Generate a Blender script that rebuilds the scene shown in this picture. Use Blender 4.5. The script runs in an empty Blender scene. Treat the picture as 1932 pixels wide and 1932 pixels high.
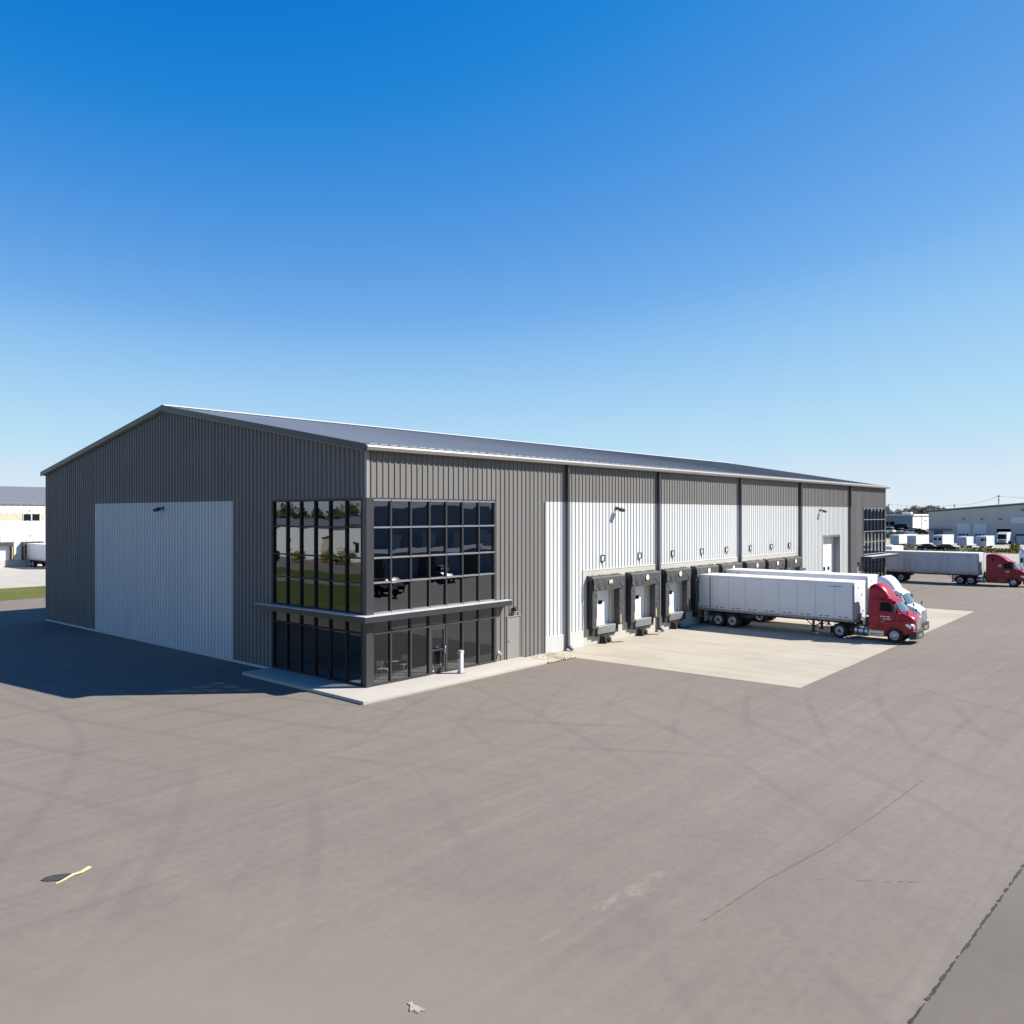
import bpy, bmesh, math, random
from mathutils import Vector, Matrix
random.seed(11)
R = math.radians
SC = bpy.context.scene
COL = SC.collection

# ------------------------------------------------------------------ camera
cam_d = bpy.data.cameras.new("camera")
cam = bpy.data.objects.new("camera", cam_d)
COL.objects.link(cam)
cam.location = (-24.34, -30.09, 8.0)
cam.rotation_euler = (R(90), 0, R(41.055 - 90))
cam_d.sensor_width = 36
cam_d.lens = 36 * 1558 / 1932
cam_d.shift_y = 4.0 / 1932
cam_d.clip_end = 6000
SC.camera = cam

# ------------------------------------------------------------------ sky and sun
sun_vec = Vector((9.14, -8.84, 11.06)).normalized()
SUN_EL = math.asin(sun_vec.z)
wd = bpy.data.worlds.new("World")
SC.world = wd
wd.use_nodes = True
wn = wd.node_tree
wn.nodes.clear()
sky = wn.nodes.new("ShaderNodeTexSky")
sky.sky_type = 'NISHITA'
sky.sun_disc = False
sky.sun_elevation = SUN_EL
sky.sun_rotation = math.atan2(sun_vec.x, sun_vec.y)
sky.altitude = 200
sky.air_density = 0.6
sky.dust_density = 0.0
sky.ozone_density = 4.0
EXPO = 0.95
# grade the physical sky's channel response to a camera's (same for every ray)
sc1 = wn.nodes.new("ShaderNodeVectorMath"); sc1.operation = 'SCALE'; sc1.inputs[3].default_value = 0.1
cur = wn.nodes.new("ShaderNodeRGBCurve")
cur.mapping.extend = 'HORIZONTAL'
for ci, pts in enumerate((
    ((0.0, 0.0), (.045, .001), (.057, .010), (.068, .040), (.083, .090), (.11, .180), (.130, .255), (.178, .38), (.25, .48), (.38, .63), (.5, .70), (1.0, .78)),
    ((0.0, 0.0), (.065, .07), (.105, .205), (.143, .295), (.206, .435), (.245, .535), (.324, .645), (.42, .73), (.56, .775), (.7, .82), (1.0, .85)),
    ((0.0, 0.0), (.14, .33), (.225, .64), (.30, .735), (.36, .785), (.45, .86), (.6, .905), (.85, .92), (1.0, .93)))):
    c = cur.mapping.curves[ci]
    while len(c.points) < len(pts):
        c.points.new(0.5, 0.5)
    for p, xy in zip(c.points, pts):
        p.location = xy
cur.mapping.update()
sc2 = wn.nodes.new("ShaderNodeVectorMath"); sc2.operation = 'SCALE'; sc2.inputs[3].default_value = 1 / (2 ** EXPO * 0.1)
bg = wn.nodes.new("ShaderNodeBackground")
bg.inputs[1].default_value = 0.1
wo = wn.nodes.new("ShaderNodeOutputWorld")
wn.links.new(sky.outputs[0], sc1.inputs[0])
wn.links.new(sc1.outputs[0], cur.inputs["Color"])
wn.links.new(cur.outputs[0], sc2.inputs[0])
wn.links.new(sc2.outputs[0], bg.inputs[0])
wn.links.new(bg.outputs[0], wo.inputs[0])

sd = bpy.data.lights.new("sun", 'SUN')
sd.energy = 4.8
sd.angle = R(0.5)
sd.color = (1.0, 0.95, 0.875)
so = bpy.data.objects.new("sun", sd)
COL.objects.link(so)
so.location = (60, -60, 80)
so.rotation_euler = sun_vec.to_track_quat('Z', 'Y').to_euler()

SC.view_settings.view_transform = 'Standard'
SC.view_settings.look = 'None'
SC.view_settings.gamma = 1.0
SC.view_settings.exposure = EXPO
SC.render.engine = 'CYCLES'
SC.cycles.max_bounces = 10
SC.cycles.transparent_max_bounces = 12
SC.cycles.use_denoising = True
SC.cycles.caustics_reflective = False
SC.cycles.caustics_refractive = False

GZ = -0.15   # ground level (the entrance walk is z = 0)

# ------------------------------------------------------------------ materials
def newmat(name):
    m = bpy.data.materials.new(name)
    m.use_nodes = True
    nt = m.node_tree
    b = nt.nodes["Principled BSDF"]
    return m, nt, b

def N(nt, t, **kw):
    n = nt.nodes.new(t)
    for k, v in kw.items():
        setattr(n, k, v)
    return n

def coords(nt, scale=(1, 1, 1), rot=(0, 0, 0), kind="Object"):
    tc = N(nt, "ShaderNodeTexCoord")
    mp = N(nt, "ShaderNodeMapping")
    mp.inputs["Scale"].default_value = scale
    mp.inputs["Rotation"].default_value = rot
    nt.links.new(tc.outputs[kind], mp.inputs[0])
    return mp.outputs[0]

def noise(nt, vec, scale, detail=4, rough=0.55, dist=0.0):
    n = N(nt, "ShaderNodeTexNoise")
    n.inputs["Scale"].default_value = scale
    n.inputs["Detail"].default_value = detail
    n.inputs["Roughness"].default_value = rough
    n.inputs["Distortion"].default_value = dist
    nt.links.new(vec, n.inputs["Vector"])
    return n.outputs["Fac"]

def ramp(nt, fac, stops):
    r = N(nt, "ShaderNodeValToRGB")
    cr = r.color_ramp
    while len(cr.elements) < len(stops):
        cr.elements.new(0.5)
    for e, (p, c) in zip(cr.elements, stops):
        e.position = p
        e.color = (c, c, c, 1) if isinstance(c, (int, float)) else (*c, 1)
    nt.links.new(fac, r.inputs[0])
    return r.outputs[0]

def mix(nt, fac, a, b, blend='MIX'):
    m = N(nt, "ShaderNodeMix", data_type='RGBA', blend_type=blend)
    for sock, v in ((m.inputs[0], fac), (m.inputs[6], a), (m.inputs[7], b)):
        if isinstance(v, (int, float)):
            sock.default_value = v
        elif isinstance(v, tuple):
            sock.default_value = (*v, 1)
        else:
            nt.links.new(v, sock)
    return m.outputs[2]

def bump(nt, b, height, strength, dist):
    bp = N(nt, "ShaderNodeBump")
    bp.inputs["Strength"].default_value = strength
    bp.inputs["Distance"].default_value = dist
    nt.links.new(height, bp.inputs["Height"])
    nt.links.new(bp.outputs[0], b.inputs["Normal"])

def mat(name, col, rough=0.5, metal=0.0, var=0.12, vscale=1.5, spec=0.5, vs=(1, 1, 1), bmp=0.0, bscale=30, coat=0.0, dirt=None):
    m, nt, b = newmat(name)
    v = coords(nt, vs)
    f = noise(nt, v, vscale, 5, 0.6)
    c = mix(nt, ramp(nt, f, [(0.3, 0.0), (0.7, 1.0)]), tuple(x * (1 - var) for x in col), tuple(min(1, x * (1 + var)) for x in col))
    if dirt:
        d = noise(nt, coords(nt, (1, 1, .12)), dirt[1], 6, 0.7)
        c = mix(nt, ramp(nt, d, [(dirt[2], 0.0), (dirt[2] + .2, dirt[3])]), c, dirt[0])
    nt.links.new(c, b.inputs["Base Color"])
    b.inputs["Roughness"].default_value = rough
    b.inputs["Metallic"].default_value = metal
    b.inputs["Specular IOR Level"].default_value = spec
    if coat:
        b.inputs["Coat Weight"].default_value = coat
        b.inputs["Coat Roughness"].default_value = 0.08
    if bmp:
        bump(nt, b, noise(nt, coords(nt), bscale, 4), bmp, 0.02)
    return m

M = {}
M['grey_clad'] = mat("grey_cladding", (.178, .168, .156), .5, 0, .06, .8, .12, vs=(1, 1, .15))
M['white_clad'] = mat("white_cladding", (.55, .55, .535), .5, 0, .04, .8, .15, vs=(1, 1, .15))
M['trim'] = mat("charcoal_trim", (.032, .032, .036), .4, 0, .1, 1.0)
M['trim_grey'] = mat("grey_trim", (.25, .24, .225), .45, 0, .06, 1.0)
M['gutter'] = mat("gutter_paint", (.25, .24, .222), .4, 0, .05, .6)
M['bright_metal'] = mat("bright_flashing", (.78, .78, .78), .35, .3, .05, 3)
M['frame'] = mat("window_frame_metal", (.05, .05, .054), .35, .2, .08, 2)
M['frame_shaded'] = mat('shaded_frame_metal', (.012, .012, .014), .5, 0, .1, 2, .25)  # gable copy of the frame metal, darkened to paint in its shade
M['frame_lit'] = mat("lit_frame_metal", (.26, .255, .265), .35, .4, .08, 2)  # paler copy of the frame metal, sunlight painted into the rails
M['white_paint'] = mat("white_door_paint", (.8, .8, .8), .4, 0, .03, 1)
M['vinyl'] = mat("black_vinyl", (.014, .015, .018), .6, 0, .25, 3, .5, bmp=.6, bscale=6)
M['vinyl_grey'] = mat("faded_vinyl", (.055, .055, .058), .6, 0, .3, 4, .4, bmp=.6, bscale=7)
M['yellow'] = mat("yellow_paint", (.62, .45, .07), .5, 0, .15, 6)
M['sticker'] = mat("cream_sticker", (.75, .62, .40), .5, 0, .15, 12)
M['steel'] = mat("worn_steel", (.22, .22, .225), .5, .3, .2, 5)
M['steel_dark'] = mat("dark_steel", (.035, .033, .032), .6, .1, .3, 6)
M['rubber'] = mat("tyre_rubber", (.018, .018, .019), .8, 0, .25, 8)
M['rim'] = mat("painted_rim", (.55, .55, .56), .35, .4, .12, 6)
M['chrome'] = mat("chrome", (.75, .76, .78), .14, 1.0, .05, 5)
M['aluminium'] = mat("brushed_aluminium", (.55, .54, .53), .38, .85, .08, 5, vs=(1, 1, 8))
M['plastic_dark'] = mat("dark_plastic", (.03, .031, .034), .5, 0, .15, 4)
M['red_paint'] = mat("red_truck_paint", (.31, .002, .017), .32, 0, .06, 2, .3, coat=.15)
M['dark_red_paint'] = mat("dark_red_truck_paint", (.25, .003, .017), .34, 0, .08, 2, .3, coat=.12)
M['white_truck'] = mat("white_truck_paint", (.78, .79, .8), .3, 0, .04, 2, .5, coat=.5)
M['trailer_skin'] = mat("trailer_skin", (.66, .685, .72), .4, .05, .05, .5, .5, dirt=((.34, .30, .26), 1.3, .62, .35))
M['trailer_skin_dirty'] = mat("dirty_trailer_skin", (.50, .53, .58), .45, .05, .07, .5, .5, dirt=((.22, .19, .17), 1.2, .5, .55))
M['trailer_roof'] = mat("trailer_roof", (.66, .65, .63), .55, 0, .08, .8)
M['rail'] = mat("trailer_rail", (.32, .29, .27), .5, .2, .2, 2, dirt=((.12, .09, .07), 3, .5, .5))
M['shaded_door'] = mat('shaded_door_paint', (.40, .42, .47), .5)  # white trailer ends with their shade painted into the door colour
M['spout'] = mat('spout_paint', (.10, .105, .115), .5, 0, .08, 2)
M['eave_metal'] = mat('eave_metal', (.52, .52, .52), .45, .1, .1, 2)
M['seam'] = mat('seam_metal', (.36, .37, .39), .5)
M['tape'] = mat("reflective_tape", (.06, .045, .05), .4, 0, .2, 8)
M['lettering'] = mat("dark_lettering", (.03, .03, .045), .5)
M['white_lettering'] = mat("white_lettering", (.75, .75, .73), .5)
M['cream_decal'] = mat("cream_decal", (.55, .42, .33), .5)
M['orange'] = mat("amber_marker", (.7, .2, .02), .35)
M['lens'] = mat("lamp_lens", (.75, .77, .8), .1, 0, .05, 9, .8)
M['plastic_white'] = mat("white_plastic", (.50, .51, .52), .4, 0, .05, 3)
M['wood'] = mat("table_laminate", (.45, .38, .28), .4)
M['floor_in'] = mat("lobby_floor", (.30, .29, .275), .35, 0, .12, 2)
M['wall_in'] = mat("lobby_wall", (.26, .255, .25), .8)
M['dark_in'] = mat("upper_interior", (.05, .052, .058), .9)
M['left_white'] = mat("left_cladding", (.70, .70, .69), .5, 0, .05, .5, vs=(1, 1, .2))
M['tan'] = mat("tan_cladding", (.50, .43, .31), .6, 0, .1, 1)
M['shingle'] = mat("blue_grey_roof", (.16, .165, .18), .6, 0, .18, 3)
M['bgrey'] = mat("grey_block_cladding", (.42, .41, .385), .6, 0, .07, .25)
M['bgrey_band'] = mat("pale_panel", (.55, .56, .58), .6, 0, .05, 1)
M['blue_awning'] = mat("blue_awning", (.03, .09, .19), .5)
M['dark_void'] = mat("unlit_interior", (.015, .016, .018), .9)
M['bwhite'] = mat("far_white_cladding", (.72, .72, .70), .5, 0, .04, .4)
M['bslate_shade'] = mat("slate_and_shade_cladding", (.30, .33, .37), .8, 0, .04, .4, .0)  # slate tone; on the far warehouse end wall it stands in for shade
M['bark'] = mat("bark", (.11, .085, .06), .9, 0, .3, 5)
M['pole_wood'] = mat("weathered_pole", (.16, .14, .12), .85, 0, .2, 3)
M['car_glass'] = mat("dark_car_glass", (.012, .014, .018), .3, 0, .05, 2, .06)
M['dark_car'] = mat("black_car_paint", (.014, .015, .018), .7, 0, .1, 2, .02)
M['grey_car'] = mat("grey_car_paint", (.18, .19, .2), .3, .2, .1, 2, .5, coat=.6)
M['beige_door'] = mat("taupe_door_paint", (.235, .215, .195), .5, 0, .03, 1)
M['brick'] = mat("reddish_planter", (.22, .13, .10), .8, 0, .2, 3)
M['paper'] = mat("torn_paper", (.31, .275, .235), .8, 0, .1, 9)
M['stripe_old'] = mat("cracked_yellow_paint", (.75, .56, .30), .6, 0, .15, 14)
M['patch'] = mat("tar_patch", (.045, .042, .036), .7, 0, .25, 12, bmp=.5, bscale=30)

def glass_tinted(name, base=.13, tint=(.30, .31, .31), wav=.012, wscale=.55):
    m = bpy.data.materials.new(name)
    m.use_nodes = True
    nt = m.node_tree
    nt.nodes.clear()
    out = N(nt, "ShaderNodeOutputMaterial")
    tr = N(nt, "ShaderNodeBsdfTransparent")
    tr.inputs[0].default_value = (*tint, 1)
    gl = N(nt, "ShaderNodeBsdfGlossy")
    gl.inputs["Roughness"].default_value = 0.0
    gl.inputs["Color"].default_value = (.93, .96, 1, 1)
    fr = N(nt, "ShaderNodeLayerWeight")
    pw = N(nt, "ShaderNodeMath", operation='POWER')
    pw.inputs[1].default_value = 4.0
    nt.links.new(fr.outputs["Facing"], pw.inputs[0])
    ad = N(nt, "ShaderNodeMath", operation='ADD', use_clamp=True)
    ad.inputs[1].default_value = base
    bp = N(nt, "ShaderNodeBump")
    bp.inputs["Strength"].default_value = 1.0
    bp.inputs["Distance"].default_value = wav
    nt.links.new(noise(nt, coords(nt, (1, 1, 1.3)), wscale, 1, .4), bp.inputs["Height"])
    nt.links.new(bp.outputs[0], gl.inputs["Normal"])
    nt.links.new(pw.outputs[0], ad.inputs[0])
    mx = N(nt, "ShaderNodeMixShader")
    nt.links.new(ad.outputs[0], mx.inputs[0])
    nt.links.new(tr.outputs[0], mx.inputs[1])
    nt.links.new(gl.outputs[0], mx.inputs[2])
    nt.links.new(mx.outputs[0], out.inputs[0])
    return m
M['glass'] = glass_tinted("tinted_glass", .17, (.30, .31, .31), .0045)
M['glass_ground'] = glass_tinted("storefront_glass", .075, (.55, .56, .56), .004)

def windscreen_mat():
    m, nt, b = newmat("windscreen_glass")
    b.inputs["Base Color"].default_value = (.03, .05, .07, 1)
    b.inputs["Roughness"].default_value = .04
    b.inputs["Specular IOR Level"].default_value = 1.0
    b.inputs["Coat Weight"].default_value = 1.0
    b.inputs["Coat IOR"].default_value = 2.0
    return m
M['windscreen'] = windscreen_mat()

def asphalt_mat():
    m, nt, b = newmat("asphalt")
    co = coords(nt)
    big = noise(nt, co, .035, 5, .6, .4)
    mid = noise(nt, coords(nt, (1, .28, 1), (0, 0, R(20))), .35, 6, .65, .8)
    fine = noise(nt, co, 4.2, 9, .85)
    grain = noise(nt, co, 55, 3, .7)
    c = mix(nt, ramp(nt, big, [(.35, 0.), (.68, 1.)]), (.178, .151, .124), (.210, .180, .148))
    c = mix(nt, ramp(nt, mid, [(.42, 0.), (.72, .4)]), c, (.150, .129, .107))
    # drag streaks along the lanes
    for (rz, sx, sy, sc, lo, hi, amt, col) in ((0.0, .05, 1.5, .9, .52, .72, .34, (.130, .111, .092)), (.42, .06, 1.7, .8, .55, .74, .26, (.132, .113, .094)), (-.35, .05, 1.3, 1.0, .54, .74, .36, (.244, .210, .175)), (.12, .10, 3.2, 1.1, .50, .75, .28, (.138, .118, .098))):
        st = noise(nt, coords(nt, (sx, sy, 1), (0, 0, rz)), sc, 5, .6, .35)
        c = mix(nt, ramp(nt, st, [(lo, 0.), (hi, amt)]), c, col)
    # turning tyre marks: arcs about several far centres
    for (cx, cy, s, d, amt, seed) in ((30, -60, .11, 5, .26, 0), (-40, 10, .09, 6, .20, 5), (70, 25, .10, 5, .28, 9), (-6, -80, .12, 4, .18, 3)):
        tc = N(nt, "ShaderNodeTexCoord")
        mp = N(nt, "ShaderNodeMapping")
        mp.inputs["Location"].default_value = (-cx, -cy, seed)
        nt.links.new(tc.outputs["Object"], mp.inputs[0])
        w = N(nt, "ShaderNodeTexWave", wave_type='RINGS', rings_direction='Z')
        w.inputs["Scale"].default_value = s
        w.inputs["Distortion"].default_value = d
        w.inputs["Detail"].default_value = 2
        w.inputs["Detail Scale"].default_value = .35
        nt.links.new(mp.outputs[0], w.inputs[0])
        line = ramp(nt, w.outputs["Fac"], [(.94, 0.), (.997, 1.)])
        mask = ramp(nt, noise(nt, mp.outputs[0], .06, 3, .5), [(.50, 0.), (.62, amt)])
        f = mix(nt, 1.0, line, mask, 'MULTIPLY')
        c = mix(nt, f, c, (.108, .096, .088))
    # pale scuffs
    sc = noise(nt, coords(nt, (.22, 1.4, 1), (0, 0, R(-12))), .7, 5, .6, .5)
    c = mix(nt, ramp(nt, sc, [(.64, 0.), (.80, .35)]), c, (.265, .235, .205))
    # fine aggregate
    c = mix(nt, ramp(nt, fine, [(.42, .0), (.64, .38)]), c, (.116, .099, .083))
    c = mix(nt, ramp(nt, grain, [(.60, .0), (.80, .5)]), c, (.30, .27, .245))
    # dark specks and oil spots
    vo = N(nt, "ShaderNodeTexVoronoi")
    vo.inputs["Scale"].default_value = .22
    nt.links.new(coords(nt, (1, 1.6, 1)), vo.inputs["Vector"])
    sp = ramp(nt, vo.outputs["Distance"], [(.015, .7), (.055, 0.)])
    sp = mix(nt, 1.0, sp, ramp(nt, noise(nt, co, 3.2, 4, .8), [(.48, 0.), (.62, 1.)]), 'MULTIPLY')
    c = mix(nt, sp, c, (.06, .055, .05))
    # pale dust that smooths the near yard
    def field(cx, cy, sx, sy, rz):
        tc = N(nt, "ShaderNodeTexCoord")
        m1 = N(nt, "ShaderNodeMapping", vector_type='TEXTURE')
        m1.inputs["Location"].default_value = (cx, cy, GZ)
        m1.inputs["Rotation"].default_value = (0, 0, rz)
        m1.inputs["Scale"].default_value = (sx, sy, 1)
        nt.links.new(tc.outputs["Object"], m1.inputs[0])
        ln = N(nt, "ShaderNodeVectorMath", operation='LENGTH')
        nt.links.new(m1.outputs[0], ln.inputs[0])
        return ln.outputs["Value"]
    def wob(v, sc_, k):
        ad = N(nt, "ShaderNodeMath", operation='MULTIPLY_ADD')
        nt.links.new(noise(nt, co, sc_, 5, .65), ad.inputs[0])
        ad.inputs[1].default_value = k
        nt.links.new(v, ad.inputs[2])
        return ad.outputs[0]
    dust = ramp(nt, wob(field(-17.5, -19.5, 13, 9, R(-45)), .25, .7), [(.55, .85), (1.45, 0.)])
    dc = mix(nt, ramp(nt, noise(nt, co, .12, 4, .6), [(.35, 0.), (.65, 1.)]), (.194, .165, .133), (.220, .187, .150))
    c = mix(nt, dust, c, dc)
    band = ramp(nt, wob(field(-9.6, -20.25, 6.8, .62, R(-3)), .9, 1.3), [(.75, 1.), (1.35, 0.)])
    bits = ramp(nt, noise(nt, coords(nt, (.8, 1.5, 1)), 1.3, 6, .7, .4), [(.48, 0.), (.58, .6)])
    c = mix(nt, mix(nt, 1.0, band, bits, 'MULTIPLY'), c, (.258, .222, .184))
    nt.links.new(c, b.inputs["Base Color"])
    b.inputs["Roughness"].default_value = .88
    b.inputs["Specular IOR Level"].default_value = .25
    bump(nt, b, fine, .35, .012)
    return m
M['asphalt'] = asphalt_mat()

def concrete_mat(name, col, stain, joint=None, streak=(.18, 1.6, 1), sfac=.55, rough=.85):
    m, nt, b = newmat(name)
    a = noise(nt, coords(nt, streak), .9, 6, .65, .6)
    bb = noise(nt, coords(nt), .22, 4, .6)
    f = noise(nt, coords(nt), 18, 4, .7)
    c = mix(nt, ramp(nt, bb, [(.3, 0.), (.7, 1.)]), tuple(x * .9 for x in col), tuple(x * 1.06 for x in col))
    c = mix(nt, ramp(nt, a, [(.50, 0.), (.74, sfac)]), c, stain)
    a2 = noise(nt, coords(nt, tuple(x * .7 for x in streak), (0, 0, .05)), 1.7, 4, .5, .3)
    c = mix(nt, ramp(nt, a2, [(.62, 0.), (.72, .4)]), c, tuple(min(.9, x * 1.18) for x in col))
    c = mix(nt, ramp(nt, f, [(.5, 0.), (.85, .22)]), c, tuple(x * .6 for x in col))
    if joint:
        br = N(nt, "ShaderNodeTexBrick")
        br.offset = 0
        br.inputs["Scale"].default_value = 1
        br.inputs["Mortar Size"].default_value = .012
        br.inputs["Brick Width"].default_value = joint[0]
        br.inputs["Row Height"].default_value = joint[1]
        nt.links.new(coords(nt), br.inputs["Vector"])
        c = mix(nt, ramp(nt, br.outputs["Fac"], [(.5, 0.), (1., .5)]), c, tuple(x * .45 for x in col))
    nt.links.new(c, b.inputs["Base Color"])
    b.inputs["Roughness"].default_value = rough
    b.inputs["Specular IOR Level"].default_value = .25
    bump(nt, b, f, .3, .006)
    return m
M['pad'] = concrete_mat("dock_pad_concrete", (.385, .348, .280), (.31, .24, .14), (4.2, 4.9), (1.5, .2, 1), .7)
M['walk'] = concrete_mat("walk_concrete", (.42, .39, .34), (.36, .31, .24), (2.5, 2.6), (.5, 1, 1), .35)
M['dock_wall'] = concrete_mat("dock_wall_concrete", (.46, .43, .37), (.36, .31, .22), None, (1, 1, .3), .35)
M['block'] = concrete_mat("foundation_concrete", (.50, .49, .465), (.36, .36, .35), None, (1, 1, .5), .35)
M['slab'] = concrete_mat("weathered_slab", (.142, .122, .102), (.100, .087, .074), None, (.3, 1, 1), .5)
M['apron_left'] = concrete_mat("yard_concrete", (.40, .37, .32), (.30, .27, .23), (6, 6), (.3, 1, 1), .4)
M['lot'] = concrete_mat("dirt_lot", (.36, .325, .27), (.24, .21, .15), None, (.5, .5, 1), .5)

def grass_mat(name, c1, c2, c3):
    m, nt, b = newmat(name)
    c = mix(nt, ramp(nt, noise(nt, coords(nt), .5, 6, .7), [(.3, 0.), (.7, 1.)]), c1, c2)
    c = mix(nt, ramp(nt, noise(nt, coords(nt), .17, 4, .6), [(.48, 0.), (.68, .8)]), c, c3)
    c = mix(nt, ramp(nt, noise(nt, coords(nt), 9, 4, .8), [(.4, 0.), (.8, .5)]), c, tuple(x * .45 for x in c1))
    nt.links.new(c, b.inputs["Base Color"])
    b.inputs["Roughness"].default_value = .95
    b.inputs["Specular IOR Level"].default_value = .1
    return m
M['grass'] = grass_mat("lawn", (.085, .105, .018), (.12, .125, .03), (.17, .15, .06))
M['dry'] = grass_mat('dry_weeds', (.15, .135, .07), (.20, .175, .10), (.14, .15, .04))
M['grass_dark'] = grass_mat("lawn_west", (.05, .075, .012), (.075, .095, .02), (.09, .09, .03))

def leaf_mat(name, c1, c2):
    m, nt, b = newmat(name)
    c = mix(nt, ramp(nt, noise(nt, coords(nt), .55, 3, .6), [(.3, 0.), (.7, 1.)]), c1, c2)
    nt.links.new(c, b.inputs["Base Color"])
    b.inputs["Roughness"].default_value = .7
    b.inputs["Specular IOR Level"].default_value = .2
    return m
M['leaf'] = leaf_mat("leaf_green", (.045, .06, .018), (.085, .085, .035))
M['leaf_brown'] = leaf_mat("leaf_autumn", (.09, .07, .035), (.13, .095, .055))
M['leaf_yellow'] = leaf_mat("leaf_yellow", (.16, .15, .03), (.24, .20, .05))
M['weed'] = leaf_mat("weed_leaf", (.12, .115, .05), (.20, .17, .09))
M['stone'] = mat("river_stone", (.40, .34, .26), .8, 0, .5, .9)

# ------------------------------------------------------------------ mesh helpers
class MB:
    def __init__(s):
        s.v, s.f, s.smooth = [], [], set()
    def add(s, vs, fs, sm=False):
        o = len(s.v)
        s.v.extend(Vector(p) for p in vs)
        for f in fs:
            if sm:
                s.smooth.add(len(s.f))
            s.f.append(tuple(i + o for i in f))
    def box(s, x0, x1, y0, y1, z0, z1):
        s.add([(x0, y0, z0), (x1, y0, z0), (x1, y1, z0), (x0, y1, z0), (x0, y0, z1), (x1, y0, z1), (x1, y1, z1), (x0, y1, z1)],
              [(0, 3, 2, 1), (4, 5, 6, 7), (0, 1, 5, 4), (1, 2, 6, 5), (2, 3, 7, 6), (3, 0, 4, 7)])
        return s
    def quad(s, a, b, c, d):
        s.add([a, b, c, d], [(0, 1, 2, 3)])
        return s
    def bar(s, p0, p1, r, n=8, r1=None, caps=True, sm=True):
        p0, p1 = Vector(p0), Vector(p1)
        d = (p1 - p0).normalized()
        u = d.orthogonal().normalized()
        w = d.cross(u)
        r1 = r if r1 is None else r1
        vs = []
        for p, rr in ((p0, r), (p1, r1)):
            for i in range(n):
                a = 2 * math.pi * i / n
                vs.append(p + u * math.cos(a) * rr + w * math.sin(a) * rr)
        s.add(vs, [(i, (i + 1) % n, n + (i + 1) % n, n + i) for i in range(n)], sm)
        if caps:
            s.add(vs, [tuple(range(n - 1, -1, -1)), tuple(range(n, 2 * n))])
        return s
    def tube(s, pts, r, n=6):
        for a, b in zip(pts, pts[1:]):
            s.bar(a, b, r, n)
        return s
    def prism(s, prof, axis, a0, a1, taper=None):
        """extrude closed profile (list of 2-tuples) along axis; profile coords are the two other axes in xyz order"""
        n = len(prof)
        def P(p, a):
            if axis == 'y': return (p[0], a, p[1])
            if axis == 'x': return (a, p[0], p[1])
            return (p[0], p[1], a)
        vs = [P(p, a0) for p in prof] + [P(p, a1) for p in prof]
        fs = [(i, (i + 1) % n, n + (i + 1) % n, n + i) for i in range(n)]
        fs += [tuple(range(n - 1, -1, -1)), tuple(range(n, 2 * n))]
        s.add(vs, fs)
        return s
    def lathe(s, prof, axis_o, axis_d, n=24, sm=True, closed=False):
        """prof: list of (radius, along)"""
        o = Vector(axis_o); d = Vector(axis_d).normalized()
        u = d.orthogonal().normalized(); w = d.cross(u)
        vs, fs = [], []
        for i in range(n):
            a = 2 * math.pi * i / n
            for r, t in prof:
                vs.append(o + d * t + (u * math.cos(a) + w * math.sin(a)) * r)
        m = len(prof)
        rng = m if closed else m - 1
        for i in range(n):
            j = (i + 1) % n
            for k in range(rng):
                k2 = (k + 1) % m
                fs.append((i * m + k, j * m + k, j * m + k2, i * m + k2))
        s.add(vs, fs, sm)
        return s
    def loft(s, rings, caps=True, sm=True):
        n = len(rings[0])
        vs = [p for r in rings for p in r]
        fs = []
        for k in range(len(rings) - 1):
            for i in range(n):
                j = (i + 1) % n
                fs.append((k * n + i, k * n + j, (k + 1) * n + j, (k + 1) * n + i))
        s.add(vs, fs, sm)
        if caps:
            L = (len(rings) - 1) * n
            s.add(vs, [tuple(range(n - 1, -1, -1)), tuple(range(L, L + n))])
        return s
    def mesh(s, name, m, bevel=0, auto=40, seg=2):
        me = bpy.data.meshes.new(name)
        me.from_pydata([tuple(p) for p in s.v], [], s.f)
        for i in s.smooth:
            me.polygons[i].use_smooth = True
        bm = bmesh.new()
        bm.from_mesh(me)
        bmesh.ops.remove_doubles(bm, verts=bm.verts, dist=1e-5)
        bmesh.ops.recalc_face_normals(bm, faces=bm.faces)
        if bevel:
            es = [e for e in bm.edges if len(e.link_faces) == 2 and e.calc_face_angle(0) > R(25)]
            bmesh.ops.bevel(bm, geom=es, offset=bevel, segments=seg, affect='EDGES', profile=.6, clamp_overlap=True)
            for f in bm.faces:
                f.smooth = True
        for e in bm.edges:
            if len(e.link_faces) == 2 and e.calc_face_angle(0) > R(auto):
                e.smooth = False
        bm.to_mesh(me)
        bm.free()
        if m is not None:
            me.materials.append(m)
        return me
    def build(s, name, m, parent=None, bevel=0, loc=(0, 0, 0), auto=40, seg=2):
        o = bpy.data.objects.new(name, s.mesh(name, m, bevel, auto, seg))
        COL.objects.link(o)
        o.location = loc
        if parent:
            o.parent = parent
        return o

def box(*a):
    return MB().box(*a)

def tag(o, label=None, cat=None, group=None, kind=None):
    if label: o["label"] = label
    if cat: o["category"] = cat
    if group: o["group"] = group
    if kind: o["kind"] = kind
    return o

def empty(name, loc, rz=0, parent=None):
    o = bpy.data.objects.new(name, None)
    COL.objects.link(o)
    o.location = loc
    o.rotation_euler = (0, 0, rz)
    o.empty_display_size = .3
    if parent: o.parent = parent
    return o

def copy_tree(o, parent=None, label=None):
    c = o.copy()
    COL.objects.link(c)
    if parent: c.parent = parent
    for ch in list(o.children):
        copy_tree(ch, c)
    if label: c["label"] = label
    return c

def struct(o):
    o["kind"] = "structure"
    return o

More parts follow.
